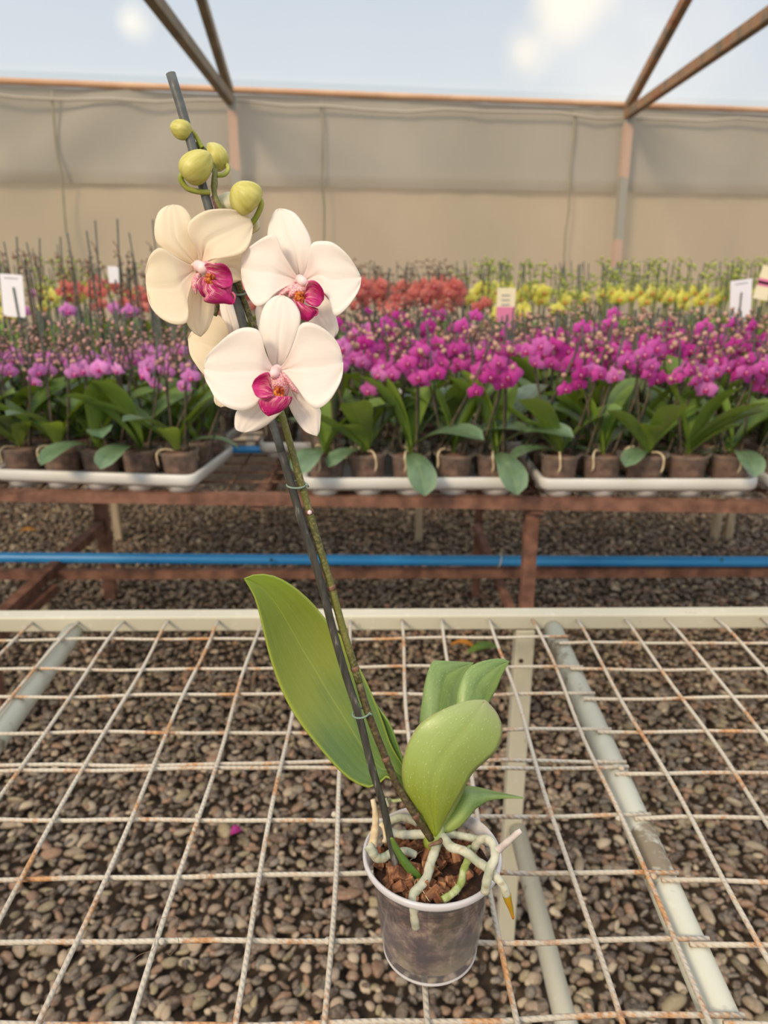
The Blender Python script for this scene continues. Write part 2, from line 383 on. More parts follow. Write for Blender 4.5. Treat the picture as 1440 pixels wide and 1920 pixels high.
for px in (108, 602, 1068):
    q0 = wallx(px+3, WZ-.05)-wn_*.01; q1 = wallx(px, .0)-wn_*.01; P = [q0.lerp(q1, i/14)+wdir*.008*math.sin(i*2.1+px) for i in range(15)]
    b = MB(); b.tube(P, .007, 6); structure(b.obj('trim_%d' % ti, m_thin)); ti += 1
# trusses: horizontal chord and rising rafter from each post towards the viewer
m_truss = simple('truss_wood', '6f6452', '8d7b62', 5, .7)
n = NT('truss_rust'); v = n.noise(9, 4); m_truss2 = n.fin(n.ramp(v, (.4, '7a6a54'), (.55, 'a07a58'), (.7, '8c4f2c')), .75, bump=v)
SL = math.tan(math.radians(20.5))
for p in posts:
    t = structure(bpy.data.objects.new('trim_%d' % ti, None)); COL.objects.link(t); t.location = (p.x, p.y-.05, WZ-.07); t.rotation_euler[0] = -math.radians(2.2); ti += 1
    mm = m_truss2 if p.x > 1 else m_truss
    Ln = 5.2
    b = MB(); b.box((0, -Ln/2, 0), (.05, Ln, .06)); b.obj('bottom_chord', mm, t, smooth=False)
    an = math.atan(SL); b = MB(); L2 = Ln/math.cos(an)
    b.box(Vector((-.0, -Ln/2, .05+Ln/2*SL)), (.05, L2, .06), Matrix.Rotation(-an, 3, 'X')); b.obj('rafter', mm, t, smooth=False)
    b = MB()
    for k in range(3, 5):
        y = -Ln*k/5; b.box((0, y, .03+(-y)*SL/2), (.03, .03, -y*SL))
    b.obj('web_strut', mm, t, smooth=False)
# roof film rising from the eave, over the ridge and down behind the viewer
SL = math.tan(math.radians(23.2)); RY = 5.2; yb = wl.y-.05
V = []; nx = 60; prof = [(0, 0), (.15, .03), (1, SL*1), (2, SL*2), (3, SL*3), (4, SL*4), (RY, SL*RY), (RY+2, SL*(RY-2)), (RY+4, SL*(RY-4)), (RY+5.2, 0)]
for (d, h) in prof:
    for i in range(nx):
        p = a.lerp(c, i/(nx-1)); V.append((p.x, p.y-.02-d, WZ+.06+h+.012*math.sin(i*2)*(d > 0)))
structure(link('ceiling', mesh('ceiling', V, grid_faces(len(prof), nx), m_roof)))

# ------------------------------------------------------------------ gravel
def ico(sub):
    import bmesh
    bm = bmesh.new(); bmesh.ops.create_icosphere(bm, subdivisions=sub, radius=1)
    V = np.array([v.co[:] for v in bm.verts]); Fc = np.array([[v.index for v in f.verts] for f in bm.faces]); bm.free(); return V, Fc
def gravel(name, label, y0, y1, sp, sub, seed, half):
    rs = np.random.RandomState(seed); pts = []
    y = y0; row = 0
    while y < y1:
        x0, x1 = half(y); x = x0 + (sp/2 if row % 2 else 0)
        while x < x1: pts.append((x, y)); x += sp
        y += sp*.86; row += 1
    pts = np.array(pts); n = len(pts); pts += rs.uniform(-.42, .42, pts.shape)*sp
    BV, BF = ico(sub); nv = len(BV)
    # a few base shapes, lumpy
    shapes = []
    for k in range(14):
        d = BV.copy(); q = rs.uniform(-1, 1, (5, 3)); q /= np.linalg.norm(q, axis=1)[:, None]
        for j in range(5): d *= (1 - .6*np.clip(BV@q[j]-.25, 0, 1))[:, None]
        shapes.append(d)
    shapes = np.array(shapes); idx = rs.randint(0, 14, n)
    big = np.clip(rs.lognormal(0, .24, n), .6, 1.7)
    sc = np.stack([rs.uniform(.45, .85, n), rs.uniform(.34, .55, n), rs.uniform(.22, .38, n)], 1)*sp*big[:, None]*1.2
    V = shapes[idx]*sc[:, None, :]
    az = rs.uniform(0, 2*PI, n); tx = rs.normal(0, .35, n); 
    c, s = np.cos(tx)[:, None], np.sin(tx)[:, None]; Y = V[:, :, 1]*c - V[:, :, 2]*s; Z = V[:, :, 1]*s + V[:, :, 2]*c; V[:, :, 1] = Y; V[:, :, 2] = Z
    c, s = np.cos(az)[:, None], np.sin(az)[:, None]; X = V[:, :, 0]*c - V[:, :, 1]*s; Y = V[:, :, 0]*s + V[:, :, 1]*c; V[:, :, 0] = X; V[:, :, 1] = Y
    zz = rs.uniform(0, .6, n)*sp
    V += np.stack([pts[:, 0], pts[:, 1], zz], 1)[:, None, :]
    Fc = (BF[None]+ (np.arange(n)*nv)[:, None, None]).reshape(-1, 3)
    me = bpy.data.meshes.new(name); me.vertices.add(n*nv); me.vertices.foreach_set('co', V.astype(np.float32).ravel())
    nf = len(Fc); me.loops.add(nf*3); me.loops.foreach_set('vertex_index', Fc.astype(np.int32).ravel())
    me.polygons.add(nf); me.polygons.foreach_set('loop_start', np.arange(0, nf*3, 3, dtype=np.int32)); me.polygons.foreach_set('use_smooth', np.ones(nf, dtype=bool))
    me.update(calc_edges=True); me.validate()
    pal = np.array([lin(h)[:3] for h in ('7d6a58', '9a8470', 'b59e84', '6a584a', '745c4c', '95745c', 'a39270', '8a7e72', 'a57f64', 'c8b498', '5c4a3e', '978676')])
    colr = pal[rs.randint(0, len(pal), n)]*rs.uniform(.33, .9, n)[:, None]
    ca = me.color_attributes.new('stone', 'FLOAT_COLOR', 'POINT')
    cc = np.ones((n*nv, 4), dtype=np.float32); cc[:, :3] = np.repeat(colr, nv, 0); ca.data.foreach_set('color', cc.ravel())
    me.materials.append(m_stone); o = link(name, me); tag(o, label, 'gravel', None, 'stuff'); return o
n = NT('river_stone'); at = n.n('ShaderNodeAttribute'); at.attribute_name = 'stone'; v = n.noise(140, 4)
m_stone = n.fin(n.mix(n.rng(v, .4, .75, 0, .35), at.outputs['Color'], 'c0b29c'), .6, bump=v, bs=.3, bd=.002)
gravel('gravel', 'rounded brown and grey pebbles covering the ground under the cream wire bench', .8, 2.3, .0225, 2, 3, lambda y: (-.62*y-.35, .62*y+.35))
gravel('gravel', 'pebbles covering the ground beneath and beyond the rusty bench, out of focus', 2.3, 4.6, .0255, 1, 4, lambda y: (-.56*y-.2, .56*y+.2))

# ------------------------------------------------------------------ near bench: cream frame with welded wire top
BZ = .752                                             # top of the wires
m_tube = plainpaint('tube_paint', 'b4b5a6', 'c2c2b3', 1.2)
nb = thing('wire_bench', 'cream painted steel bench with a rusting welded wire top, nearest the viewer', 'bench', (.25, 1.24, 0)); NO = Vector(nb.location)
b = MB(NO); b.box((0, 1.222, .7400), (4.6, .032, .028)); bevel(b.obj('top_rail', m_frame, nb, smooth=False), .003)
t0 = Wz(1041, 1190, .727); t1 = Wz(1356, 1920, .727); td = (t1-t0)/(t1-t0).y
def tubeobj(p0, p1, r, name, mat, parent, org, n=20): b = MB(org); b.tube([p0, p1], r, n); return b.obj(name, mat, parent)
tubeobj(t0+td*(1.206-t0.y), t0+td*(.2-t0.y), .0165, 'support_tube', m_tube, nb, NO)
u0 = Wz(130, 1195, .727); u1 = Wz(0, 1375, .727); ud = (u1-u0)/(u1-u0).y
tubeobj(u0+ud*(1.206-u0.y), u0+ud*(.2-u0.y), .0165, 'support_tube', m_tube, nb, NO)
lx = Wy(985, 1195, 1.21).x
for x in (lx, -1.05):
    b = MB(NO); b.box((x, 1.222, .362), (.034, .03, .724)); bevel(b.obj('leg', m_frame, nb, smooth=False), .003)
    tubeobj(Vector((x+.008, 1.207, .30)), Vector((x+.008, .2, .30)), .0165, 'lower_stretcher', m_frame, nb, NO)
    b = MB(NO); b.box((x, .2, .36), (.036, .03, .71)); bevel(b.obj('leg', m_frame, nb, smooth=False), .003)
b = MB(NO); b.tube([(lx-.006, 1.2055, .665), (lx-.006, 1.208, .665)], .004, 10); b.obj('bolt_hole', m_barkdark, nb)
XW = [(45, 0), (130, .01), (220, 0), (307, .004), (400, 0), (485, .005), (657, 0), (575, 0), (753, 0), (830, .003), (925, 0), (1008, .005), (1092, 0), (1188, 0), (1268, 0), (1362, 0)]
xs = [Wz(px, 1176, BZ).x for px, _ in XW]
d_ = .0785; xs += [min(xs)-d_*k for k in range(1, 12)] + [max(xs)+d_*k for k in range(1, 12)]
tub = lambda y: (t0+td*(y-t0.y)).x
for i, x in enumerate(sorted(xs)):
    k = rnd.uniform(-.003, .003); P = []; high = rnd.choice((0, 1))
    for j in range(27):
        y = 1.2075 - j*.0395; xx = x + .0022*math.sin(j*.55+i*1.7)+k*j/26
        P.append((xx, y, BZ-.0024+.0012*math.sin(j*.9+i)-.004*(j == 0)))
    b = MB(NO); b.tube(P, .0026, 8); b.obj('mesh_wire', m_wire, nb)
CW = [(1197, 1205), (1252, 1253), (1302, 1308), (1372, 1372), (1430, 1447), (1441, None), (1535, 1535), (1640, 1650), (1765, 1769), (1915, 1925)]
for i, (yl, yr) in enumerate(CW):
    for side, yy in ((0, yl), (1, yr)):
        if yy is None: continue
        if side == 0: Y = Wz(500, yy, BZ-.006).y; x0, x1 = -2.0, tub(Y)+.012
        else: Y = Wz(1300, yy, BZ-.006).y; x0, x1 = tub(Y)-.008, 2.3
        P = []; m = max(12, int((x1-x0)/.05))
        for j in range(m+1):
            x = x0+(x1-x0)*j/m
            P.append((x, Y+.0025*math.sin(j*.45+i*2.1+side)+.0012*math.sin(j*1.7+i), BZ-.0068+.0008*math.sin(j*1.1+i)))
        b = MB(NO); b.tube(P, .0025, 8); b.obj('mesh_wire', m_wire, nb)
for (px, py) in [(302, 1766), (615, 1764), (1225, 1643), (1160, 1535), (627, 1527), (372, 1530), (1165, 1441)]:    # weld blobs
    p = Wz(px, py, BZ-.004); R = Matrix.Rotation(.4, 3, 'Z'); b = MB(NO); b.lathe([(0, -.0028), (.003, -.002), (.0038, 0), (.003, .002), (0, .003)], p, 10); b.obj('weld_bead', m_wire, nb)

# ------------------------------------------------------------------ fallen bits on the ground
def flatleaf(name, label, cat, px, py, z, L, Wd, az, mat, curl=.01):
    p = Wz(px, py, z); V = []; U = []
    for i in range(14):
        s = i/13; w = Wd*math.sin(PI*min(1, s*.96+.02))**.7
        for k in range(7):
            u = k/6-.5; V.append((L*(s-.5), w*u, curl*math.sin(PI*s)+curl*1.5*u*u)); U.append((s, u+.5))
    o = link(name, mesh(name, V, grid_faces(14, 7), mat, U), None, (p.x, p.y, z), (0, .05, az)); tag(o, label, cat)
    o.modifiers.new('s', 'SOLIDIFY').thickness = .001; return o
m_orange = simple('dry_leaf', 'b8792a', 'd79a3a', 40, .6, trans=.2)
m_mag = None
flatleaf('fallen_leaf', 'yellow dried leaf lying on the gravel under the rusty bench at far left', 'leaf', 52, 996, .035, .075, .05, .2, m_orange)
flatleaf('fallen_leaf', 'curled orange dried leaf on the ground behind the near orchid leaves', 'leaf', 868, 1215, .045, .09, .035, -.25, m_orange, .02)
flatleaf('fallen_leaf', 'green fallen leaf on the ground beside the curled orange one', 'leaf', 908, 1222, .05, .13, .05, .35, m_leafD, .02)
m_pink = simple('fallen_pink', 'a3287a', 'b9408c', 60, .5, trans=.2)
flatleaf('fallen_petal', 'single magenta petal lying on pebbles below the wire bench', 'petal', 443, 1563, .035, .03, .028, .5, m_pink)
b = MB(); P = [W(x, y, .76) for x, y in ((243, 1805), (262, 1790), (288, 1778), (292, 1740), (302, 1722), (333, 1720), (330, 1745), (335, 1770), (318, 1792), (314, 1782))]
z0 = Wz(300, 1764, BZ+.001); P = [Wz(q[0], q[1], BZ+.0012+.004*abs(math.sin(i))) for i, q in enumerate(((243, 1805), (262, 1790), (288, 1778), (292, 1740), (302, 1722), (333, 1720), (330, 1745), (335, 1770), (318, 1792), (314, 1782)))]
b.tube(cr(P, 40), .00025, 5); tag(b.obj('hair_strand', m_rustwire), 'thin curled dark hair strand caught on the wire bench at lower left', 'strand')

# ------------------------------------------------------------------ rusty bench behind
RB = .735
ry0, ry1 = 1.975, 2.95
rbn = thing('steel_bench', 'rusty brown steel bench carrying the trays of pink and magenta orchids', 'bench', (-.1, 2.45, 0)); RO = Vector(rbn.location)
q0 = Wz(0, 919, RB); q1 = Wz(1440, 940, RB)
dy = (q1.y-q0.y)/(q1.x-q0.x)
def railY(x): return q0.y+(x-q0.x)*dy
def bar(p0, p1, w, h, name, mat, parent, org):
    p0 = Vector(p0); p1 = Vector(p1); d = p1-p0; R = d.to_track_quat('Y', 'Z').to_matrix(); b = MB(org); b.box((p0+p1)/2, (w, d.length, h), R)
    return b.obj(name, mat, parent, smooth=False)
bar((-2.4, railY(-2.4), RB-.014), (2.6, railY(2.6), RB-.014), .03, .03, 'front_rail', m_rust, rbn, RO)
bar((-2.4, ry1, RB-.014), (2.6, ry1, RB-.014), .03, .03, 'back_rail', m_rust, rbn, RO)
xl_f = Wy(1000, 960, 1.98).x; xl_b = Wy(193, 985, 2.94).x; xm_b = Wy(897, 985, 2.94).x
for x in (xl_f, xl_b-.02): bar((x, 2.0, 0), (x, 2.0, RB-.03), .036, .036, 'leg', m_rust, rbn, RO)
for x, w in ((xl_b, .045), (xm_b, .03)): bar((x, 2.94, 0), (x, 2.94, RB-.03), w, w, 'leg', m_rust, rbn, RO)
for px in (490, 990):                                   # cross members under the trays
    x = Wz(px, 905, RB).x; bar((x, railY(x), RB-.03), (x+.05, ry1, RB-.03), .035, .03, 'cross_member', m_rust, rbn, RO)
bar((xl_b, 2.94, .33), (xl_b-.02, 2.0, .33), .034, .034, 'lower_stretcher', m_rust, rbn, RO)
bar((xl_b+.03, 2.36, .30), (xl_b+.0, 2.0, .30), .03, .03, 'lower_stretcher', m_rust, rbn, RO)
zs = .315; ys = Wz(720, 1073, zs).y
bar((-2.4, ys, zs), (2.6, ys-.01, zs), .03, .03, 'long_stretcher', m_rust, rbn, RO)
pb = Wy(893, 985, 2.92); pc = Wz(960, 1150, .15)
bar(pb, pc, .028, .028, 'brace', m_rust, rbn, RO)
for i in range(46):
    x = -2.3+i*.105; bar((x, railY(x), RB), (x, ry1, RB), .005, .005, 'mesh_wire', m_rustwire, rbn, RO)
for j in range(9):
    y = 2.03+j*.105; bar((-2.4, y, RB-.004), (2.6, y, RB-.004), .005, .005, 'mesh_wire', m_rustwire, rbn, RO)
b = MB(RO); P = [Vector((pb.x, 2.9, pb.z))+Vector((.03*math.cos(t), .03*math.sin(t), .004*math.sin(3*t))) for t in np.linspace(0, 2*PI, 16)]
b.tube(P, .006, 6); b.tube([Vector((pb.x-.02, 2.88, pb.z)), Vector((pb.x-.07, 2.87, pb.z-.005)), Vector((pb.x-.10, 2.86, pb.z-.002))], .006, 6)
b.tube([Vector((pb.x+.01, 2.88, pb.z+.01)), Vector((pb.x+.03, 2.87, pb.z+.035))], .006, 6)
tag(b.obj('tied_string', m_string), 'pale string knotted round the bare rusty leg and brace under the middle tray', 'string')
zp = .352; pl = Wz(0, 1045, zp); pr = Wz(1440, 1053, zp); dd = (pr-pl).normalized()
b = MB(); b.tube([pl-dd*1.2, pl, pl.lerp(pr, .5)+Vector((0, 0, -.003)), pr, pr+dd*1.2], .0185, 20)
tag(b.obj('water_pipe', m_pipe), 'long blue plastic water pipe resting on the rusty stretcher under the back bench', 'pipe')
p = Wz(937, 1050, zp); b = MB(); P = [p+Vector((.004*math.sin(t), .023*math.cos(t), .023*math.sin(t))) for t in np.linspace(0, 2*PI, 20)]; b.tube(P, .0022, 6, cap=False)
tag(b.obj('pipe_tie', m_string), 'white plastic tie looped round the blue water pipe left of the front rusty leg', 'tie')
for px, nm in ((510, 'black plug in the blue water pipe left of the orchid stake'), (1350, 'green spot plug in the blue water pipe at right')):
    p = Wz(px, 1053, zp) ; b = MB(); b.lathe([(0, .021), (.004, .021), (.005, .018), (.005, .014)], Vector((p.x, p.y-.012, p.z-.006)), 10)
    tag(b.obj('pipe_plug', simple('plug'+str(px), '1d2326' if px < 600 else '1f6b4a'), smooth=False), nm, 'plug')
# second bench, pale legs, far row
fb = thing('far_bench', 'pale far bench along the film wall carrying salmon and yellow orchids', 'bench', (0, 3.9, 0)); FO = Vector(fb.location)
fy0, fy1 = 3.45, 4.4
for y in (fy0, fy1): bar((-3.2, y, .72), (3.4, y, .72), .03, .03, 'long_rail', m_rust, fb, FO)
for i in range(14): bar((-3.1+i*.5, fy0, .735), (-3.1+i*.5, fy1, .735), .02, .01, 'cross_slat', m_wood, fb, FO)
for px in (785, 220, 1343, 1368): x = Wy(px, 985, 3.62).x; bar((x, 3.62, 0), (x, 3.62, .715), .034, .034, 'leg', m_wood, fb, FO)
for x in (-2.4, 0, 2.6): bar((x, 4.3, 0), (x, 4.3, .715), .034, .034, 'leg', m_wood, fb, FO)
q = Wz(422, 843, .762); b = MB(); b.tube([Vector((q.x-.35, q.y, .762)), Vector((q.x+.4, q.y, .762))], .0125, 12)
tag(b.obj('water_pipe', m_pipe), 'short blue pipe lying on the rusty bench in the gap between left and middle trays', 'pipe')

# ------------------------------------------------------------------ trays
TW, TD, TZ = .585, .365, RB+.022
def tray_mesh(w, d):
    b = MB(); r = .035
    def ring(inset, z):
        P = []; x, y, rr = w/2-inset, d/2-inset, max(.004, r-inset)
        for cx, cy, a0 in ((x-rr, y-rr, 0), (-x+rr, y-rr, PI/2), (-x+rr, -y+rr, PI), (x-rr, -y+rr, 1.5*PI)):
            for k in range(6): an = a0+PI/2*k/5; P.append((cx+rr*math.cos(an), cy+rr*math.sin(an), z))
        return P
    R = [ring(.012, -.002), ring(.006, .004), ring(.001, .008), ring(0, .030), ring(.003, .034), ring(.012, .034), ring(.016, .030), ring(.018, .004), ring(.03, .002)]
    V = sum(R, []); m = 24; Fc = [(i*m+k, i*m+(k+1) % m, (i+1)*m+(k+1) % m, (i+1)*m+k) for i in range(len(R)-1) for k in range(m)]
    Fc += [tuple((len(R)-1)*m+k for k in range(m)), tuple(range(m-1, -1, -1))]
    return mesh('tray', V, Fc, m_traywhite)
trm = tray_mesh(TW, TD)
cb = MB(); cb.lathe([(.0, -.02), (.036, -.02), (.042, -.0018)], (0, 0, 0), 18); cupm = cb.me('cup', m_traywhite)
def tray(x, y, z, rz, label, rows=3):
    t = thing('plant_tray', label, 'tray', (x, y, z), 'white shuttle trays under the orchids', rz)
    link('tray_body', trm, t)
    for i in range(5): link('cup', cupm, t, (-.232+i*.116, -TD/2+.055, 0))
    for s in (-1, 1): link('cup', cupm, t, (s*.232, TD/2-.06, 0))
    return t

# ------------------------------------------------------------------ background orchids
def leafmesh(L, Wd, e0, e1, fold=.25, mat=None, twist=0, ns=12, nu=7):
    V = []; U = []; p = Vector((0, 0, 0)); x = z = 0
    for i in range(ns):
        s = i/(ns-1); e = e0+(e1-e0)*s**1.2; w = Wd/2*(min(1, (s*1.15+.16))**.8)*math.sqrt(max(0, 1-max(0, (s-.55)/.45)**2.4)) + .0006
        for k in range(nu):
            u = k/(nu-1)*2-1; y = u*w; up = fold*abs(u)**1.4*w; tw = twist*s
            yy = y*math.cos(tw) - up*math.sin(tw); uu = up*math.cos(tw) + y*math.sin(tw)
            V.append((x - math.sin(e)*uu, yy, z + math.cos(e)*uu)); U.append((s, k/(nu-1)))
        x += L/(ns-1)*math.cos(e); z += L/(ns-1)*math.sin(e)
    me = mesh('leaf', V, grid_faces(ns, nu), mat, U); return me
m_lbg1 = leaf_mat('bench_leaf_green', '4a6832', '68863a', '6a8632', '8c9a50', 0, .38, .15)
m_lbg2 = leaf_mat('bench_leaf_bright', '6c8e3a', '8caa4c', '8fa848', '9aa858', 0, .38, .25)
m_lbg3 = leaf_mat('bench_leaf_grey', '4c6850', '6c8668', '587048', '8c9c7c', 0, .32, .1)
LEAVES = []
for (L, w, a, c_, f, tw, m) in [(.20, .072, 1.25, .55, .3, .1, m_lbg1), (.22, .075, 1.0, -.1, .25, -.1, m_lbg3), (.19, .07, .75, -.5, .2, .2, m_lbg3), (.21, .078, 1.35, .9, .35, 0, m_lbg2),
                            (.17, .066, .45, -.9, .15, -.2, m_lbg3), (.23, .068, .8, .35, .4, .15, m_lbg1), (.15, .06, .9, .3, .3, 0, m_lbg2), (.20, .074, 1.1, .2, .3, .3, m_lbg1),
                            (.16, .07, .1, -1.25, .15, .1, m_lbg3)]:
    LEAVES.append(leafmesh(L, w, a, c_, f, m, tw))
def flowermesh(name, r, mats, seed):
    rs = random.Random(seed); b = MB(); b.cm = 0        # faces -Y
    def pet(ang, L, wd, back, cup):
        V = []; ns, nu = 7, 6; ca, sa = math.cos(ang), math.sin(ang); U = []
        for i in range(ns):
            s = i/(ns-1); w = wd*math.sin(PI*min(1, s**.75*.93+.07))**.62 if s < 1 else wd*.12
            for k in range(nu):
                u = k/(nu-1)*2-1; px = L*s; py = w*u*.5; d = back*.2*r + cup*(1-abs(u)**2)*s*(1-s)*L*1.4 - .16*L*s*s
                V.append((px*ca-py*sa, -d, px*sa+py*ca)); U.append((s, k/(nu-1)))
        b.add(V, grid_faces(ns, nu), U)
    for a_ in (90, 215, 325): pet(math.radians(a_+rs.uniform(-5, 5)), r*.98, r*.72, -.5, .3)
    for a_ in (15, 165): pet(math.radians(a_+rs.uniform(-6, 6)), r*1.02, r*1.18, .6, .5)
    b.cm = 1
    b.lathe([(r*.02, -r*.05), (r*.16, 0), (r*.2, r*.12), (r*.1, r*.3), (0, r*.36)], (0, -r*.12, -r*.14), 8, Matrix.Rotation(PI*.62, 3, 'X'))
    for sg in (-1, 1): b.lathe([(0, 0), (r*.12, r*.05), (r*.1, r*.2), (0, r*.26)], (sg*r*.15, -r*.1, -r*.05), 6, Matrix.Rotation(PI*.5, 3, 'X'))
    b.cm = 2; b.lathe([(0, 0), (r*.07, r*.03), (r*.06, r*.15), (0, r*.18)], (0, -r*.08, r*.02), 6, Matrix.Rotation(PI*.5, 3, 'X'))
    return b.me(name, mats)
def fpet(name, c1, c2, cc, tc_, trans=.35):
    n = NT(name); sp = n.n('ShaderNodeSeparateXYZ'); n.l(n.tc.outputs['UV'], sp.inputs[0]); oi = n.n('ShaderNodeObjectInfo')
    v = n.noise(1, 3, 'UV', (2, 14, 1)); col = n.mix(oi.outputs['Random'], c1, c2)
    col = n.mix(n.rng(v, .5, .7, 0, .35), col, cc); col = n.mix(n.rng(sp.outputs['X'], 0, .3, .5, 0), col, cc)
    return n.fin(col, .5, trans=trans, tcol=tc_, spec=.3)
m_w = simple('pale_column', 'f4d5dc', 'fbeef0', 90, .5)
FM = {}
def fset(kind, c1, c2, cc, tcc, lip, r, nv=3, trans=.35):
    pm = fpet(kind+'_petal', c1, c2, cc, tcc, trans); lm = simple(kind+'_lip', *lip, 200, .45)
    FM[kind] = [flowermesh('flower', r*q, [pm, lm, m_w], i) for i, q in zip(range(nv), (1, .88, 1.1))]
fset('magenta', 'c02c92', 'dc62bb', '9c1870', 'f060d0', ('7a0a48', 'b01860'), .0255)
fset('magenta2', 'cf58b4', 'de86cc', 'b03a92', 'f090dc', ('9a1060', 'c02878'), .0265)
fset('lilac', 'dc7cd0', 'eaa6e0', 'c058b0', 'f8a8ec', ('b0207c', 'c83c90'), .0265)
fset('salmon', 'd8706c', 'e59488', 'c45660', 'f8a090', ('a02838', 'c04850'), .036)
fset('yellow', 'e4de62', 'efe98c', 'd8d048', 'f8f490', ('b86a20', 'd89a30'), .040)
m_budpink = simple('pink_bud', 'a87a6c', 'cda48e', 60, .5, trans=.15)
m_budgreen = simple('green_bud', '8f9c3c', 'b8c060', 60, .5, trans=.15)
m_budbrown = simple('brown_bud', '6e5140', '8f6c55', 60, .5)
def budmesh(m, r):
    b = MB(); b.lathe([(0, -r*1.25), (r*.55, -r*.95), (r*.95, -r*.2), (r*.9, r*.4), (r*.45, r*1.1), (0, r*1.35)], (0, 0, 0), 8); return b.me('bud', m)
BUD = {'magenta': budmesh(m_budpink, .0062), 'lilac': budmesh(simple('rosy_bud', 'a06f6c', 'c4958c', 60, .5), .0048), 'salmon': budmesh(m_budbrown, .006), 'yellow': budmesh(m_budgreen, .0075), 'tall': budmesh(m_budbrown, .0048)}
m_spk1 = simple('bench_spike', '4a4438', '6a5a48', 60, .6); m_spk2 = simple('bench_spike_green', '6a7a34', '8a9848', 60, .6)
m_stk = simple('bench_stake', '333a33', '4d5449', 60, .5)
# pot with clear wall and visible mix, rim at z=.088
b = MB(); b.lathe([(.0, .0), (.041, .0), (.044, .004), (.0505, .078), (.056, .080), (.0575, .083), (.0575, .088), (.055, .088), (.053, .083), (.049, .078), (.046, .06)], n=26); POT = b.me('pot', m_clearbg)
b = MB(); b.lathe([(0, .003), (.040, .003), (.043, .008), (.047, .070), (.046, .076), (.03, .080), (0, .083)], n=22); MIX = b.me('potting_mix', m_potbg)
b = MB(); 
for k in range(3):
    a_ = rnd.uniform(0, 6.28); r0 = .052 if k % 2 else .05
    P = [(.01*math.cos(a_), .01*math.sin(a_), .09), (.04*math.cos(a_+.2), .04*math.sin(a_+.2), .098), (.0585*math.cos(a_+.25), .0585*math.sin(a_+.25), .088), (.059*math.cos(a_+.3), .059*math.sin(a_+.3), .06), (.058*math.cos(a_+.2), .058*math.sin(a_+.2), .045)]
    b.tube(cr(P, 12), [.0026]*11+[.001], 6)
ROOT = b.me('aerial_root', m_rootbeige)
def proto(kind, seed, h, nl, nf, nbud, nspike=2, stake_h=None, fk=None, light=False):
    r = random.Random(seed); t = bpy.data.objects.new('potted_orchid', None); COL.objects.link(t)
    link('pot', POT, t); link('potting_mix', MIX, t)
    if not light and r.random() < .5: link('aerial_root', ROOT, t, rot=(0, 0, r.uniform(0, 6)), scale=(1, 1, r.uniform(.9, 1.03)))
    a0 = r.uniform(-.7, .7)
    for i in range(nl):
        az = a0 + (0 if i % 2 else PI) + r.uniform(-.75, .75)
        link('leaf', LEAVES[r.randrange(len(LEAVES)) if i > 1 else r.choice((0, 3, 5, 7))], t, (0, 0, .080+.004*i), (0, 0, az), r.uniform(.95, 1.32)*(.97 if h < .5 else 1))
    if not light:
        for i in range(r.choice((0, 1, 1, 2))): link('leaf', LEAVES[r.choice((2, 4, 6, 8, 2, 4))], t, (0, -.01, .086), (0, 0, -PI/2+r.uniform(-1.1, 1.1)), r.uniform(.85, 1.15))
    for sidx in range(nspike):
        fx = FM[fk or kind] if kind != 'tall' else FM['lilac']; sx_ = (sidx-.5)*.03*nspike/2; sy_ = r.uniform(-.015, .015)
        lean = Vector((sx_*1.5+r.uniform(-.05, .05), r.uniform(-.05, .03), 0)); top = h*r.uniform(.88, 1.06); sh = (stake_h or h*1.02)*r.uniform(.93, 1.05)
        arch = Vector((r.choice((-1, 1))*r.uniform(.02, .08), r.uniform(-.07, -.01), 0))
        if kind == 'tall': arch *= .3
        P = cr([(sx_, sy_, .08), Vector((sx_, sy_, top*.45))+lean*.35, Vector((sx_, sy_, top*.78))+lean*.8, Vector((sx_, sy_, top*.97))+lean+arch*.35, Vector((sx_, sy_, top*1.0))+lean+arch], 22)
        bm = MB(); bm.tube(P, [.0026]*14+[.0022-.0001*i for i in range(8)], 5)
        spots = []; tot = nf+nbud; st = .62 if kind in ('magenta', 'lilac') else (.66 if kind != 'tall' else .6)
        n_here = (nf+nbud)//nspike + (sidx < (nf+nbud) % nspike); nfh = nf//nspike + (sidx < nf % nspike)
        for q in range(n_here):
            f = st+(1-st)*(q+.5)/n_here; p = P[min(21, int(f*21))]
            isf = q < nfh
            off = Vector((r.uniform(-1, 1), -r.uniform(.1, .9), r.uniform(-.7, .5))).normalized()*(r.uniform(.022, .05) if kind in ('magenta', 'lilac') else (r.uniform(.02, .035) if kind != 'tall' else (.03 if isf else .012)))
            bm.tube([p, p+off*.6+Vector((0, 0, .004)), p+off], .0011, 4, cap=False); spots.append((p+off, isf, off))
        link('flower_spike', bm.me('flower_spike', m_spk2 if kind == 'yellow' else m_spk1), t)
        bm = MB(); bm.tube([Vector((sx_*1.2, sy_+.006, .06)), Vector((sx_*1.2, sy_+.006, sh*.98))+lean*.9], .0026, 6); link('stake', bm.me('stake', m_stk), t)
        for (p, isf, off) in spots:
            if isf: link('flower', r.choice(fx), t, p, (r.uniform(-.1, .45), r.uniform(-.3, .3), max(-1.1, min(1.1, off.x*14))+r.uniform(-.5, .5)))
            else: link('bud', BUD[kind], t, p, (r.uniform(-1.2, 1.2), r.uniform(-1.2, 1.2), 0), r.uniform(.6, 1.25))
    return t
PR = {}
PR['magenta'] = [proto('magenta', 10+i, (.40, .43, .38, .42, .41, .39)[i], 6, (9, 7, 10, 8, 7, 9)[i], 15, 3, fk=('magenta', 'magenta', 'magenta2', 'magenta', 'magenta2', 'magenta')[i]) for i in range(6)]
PR['magenta_light'] = [proto('magenta', 30+i, (.43, .41, .45)[i], 3, 6, 7, 2, light=True, fk=('magenta', 'magenta2', 'magenta')[i]) for i in range(3)]
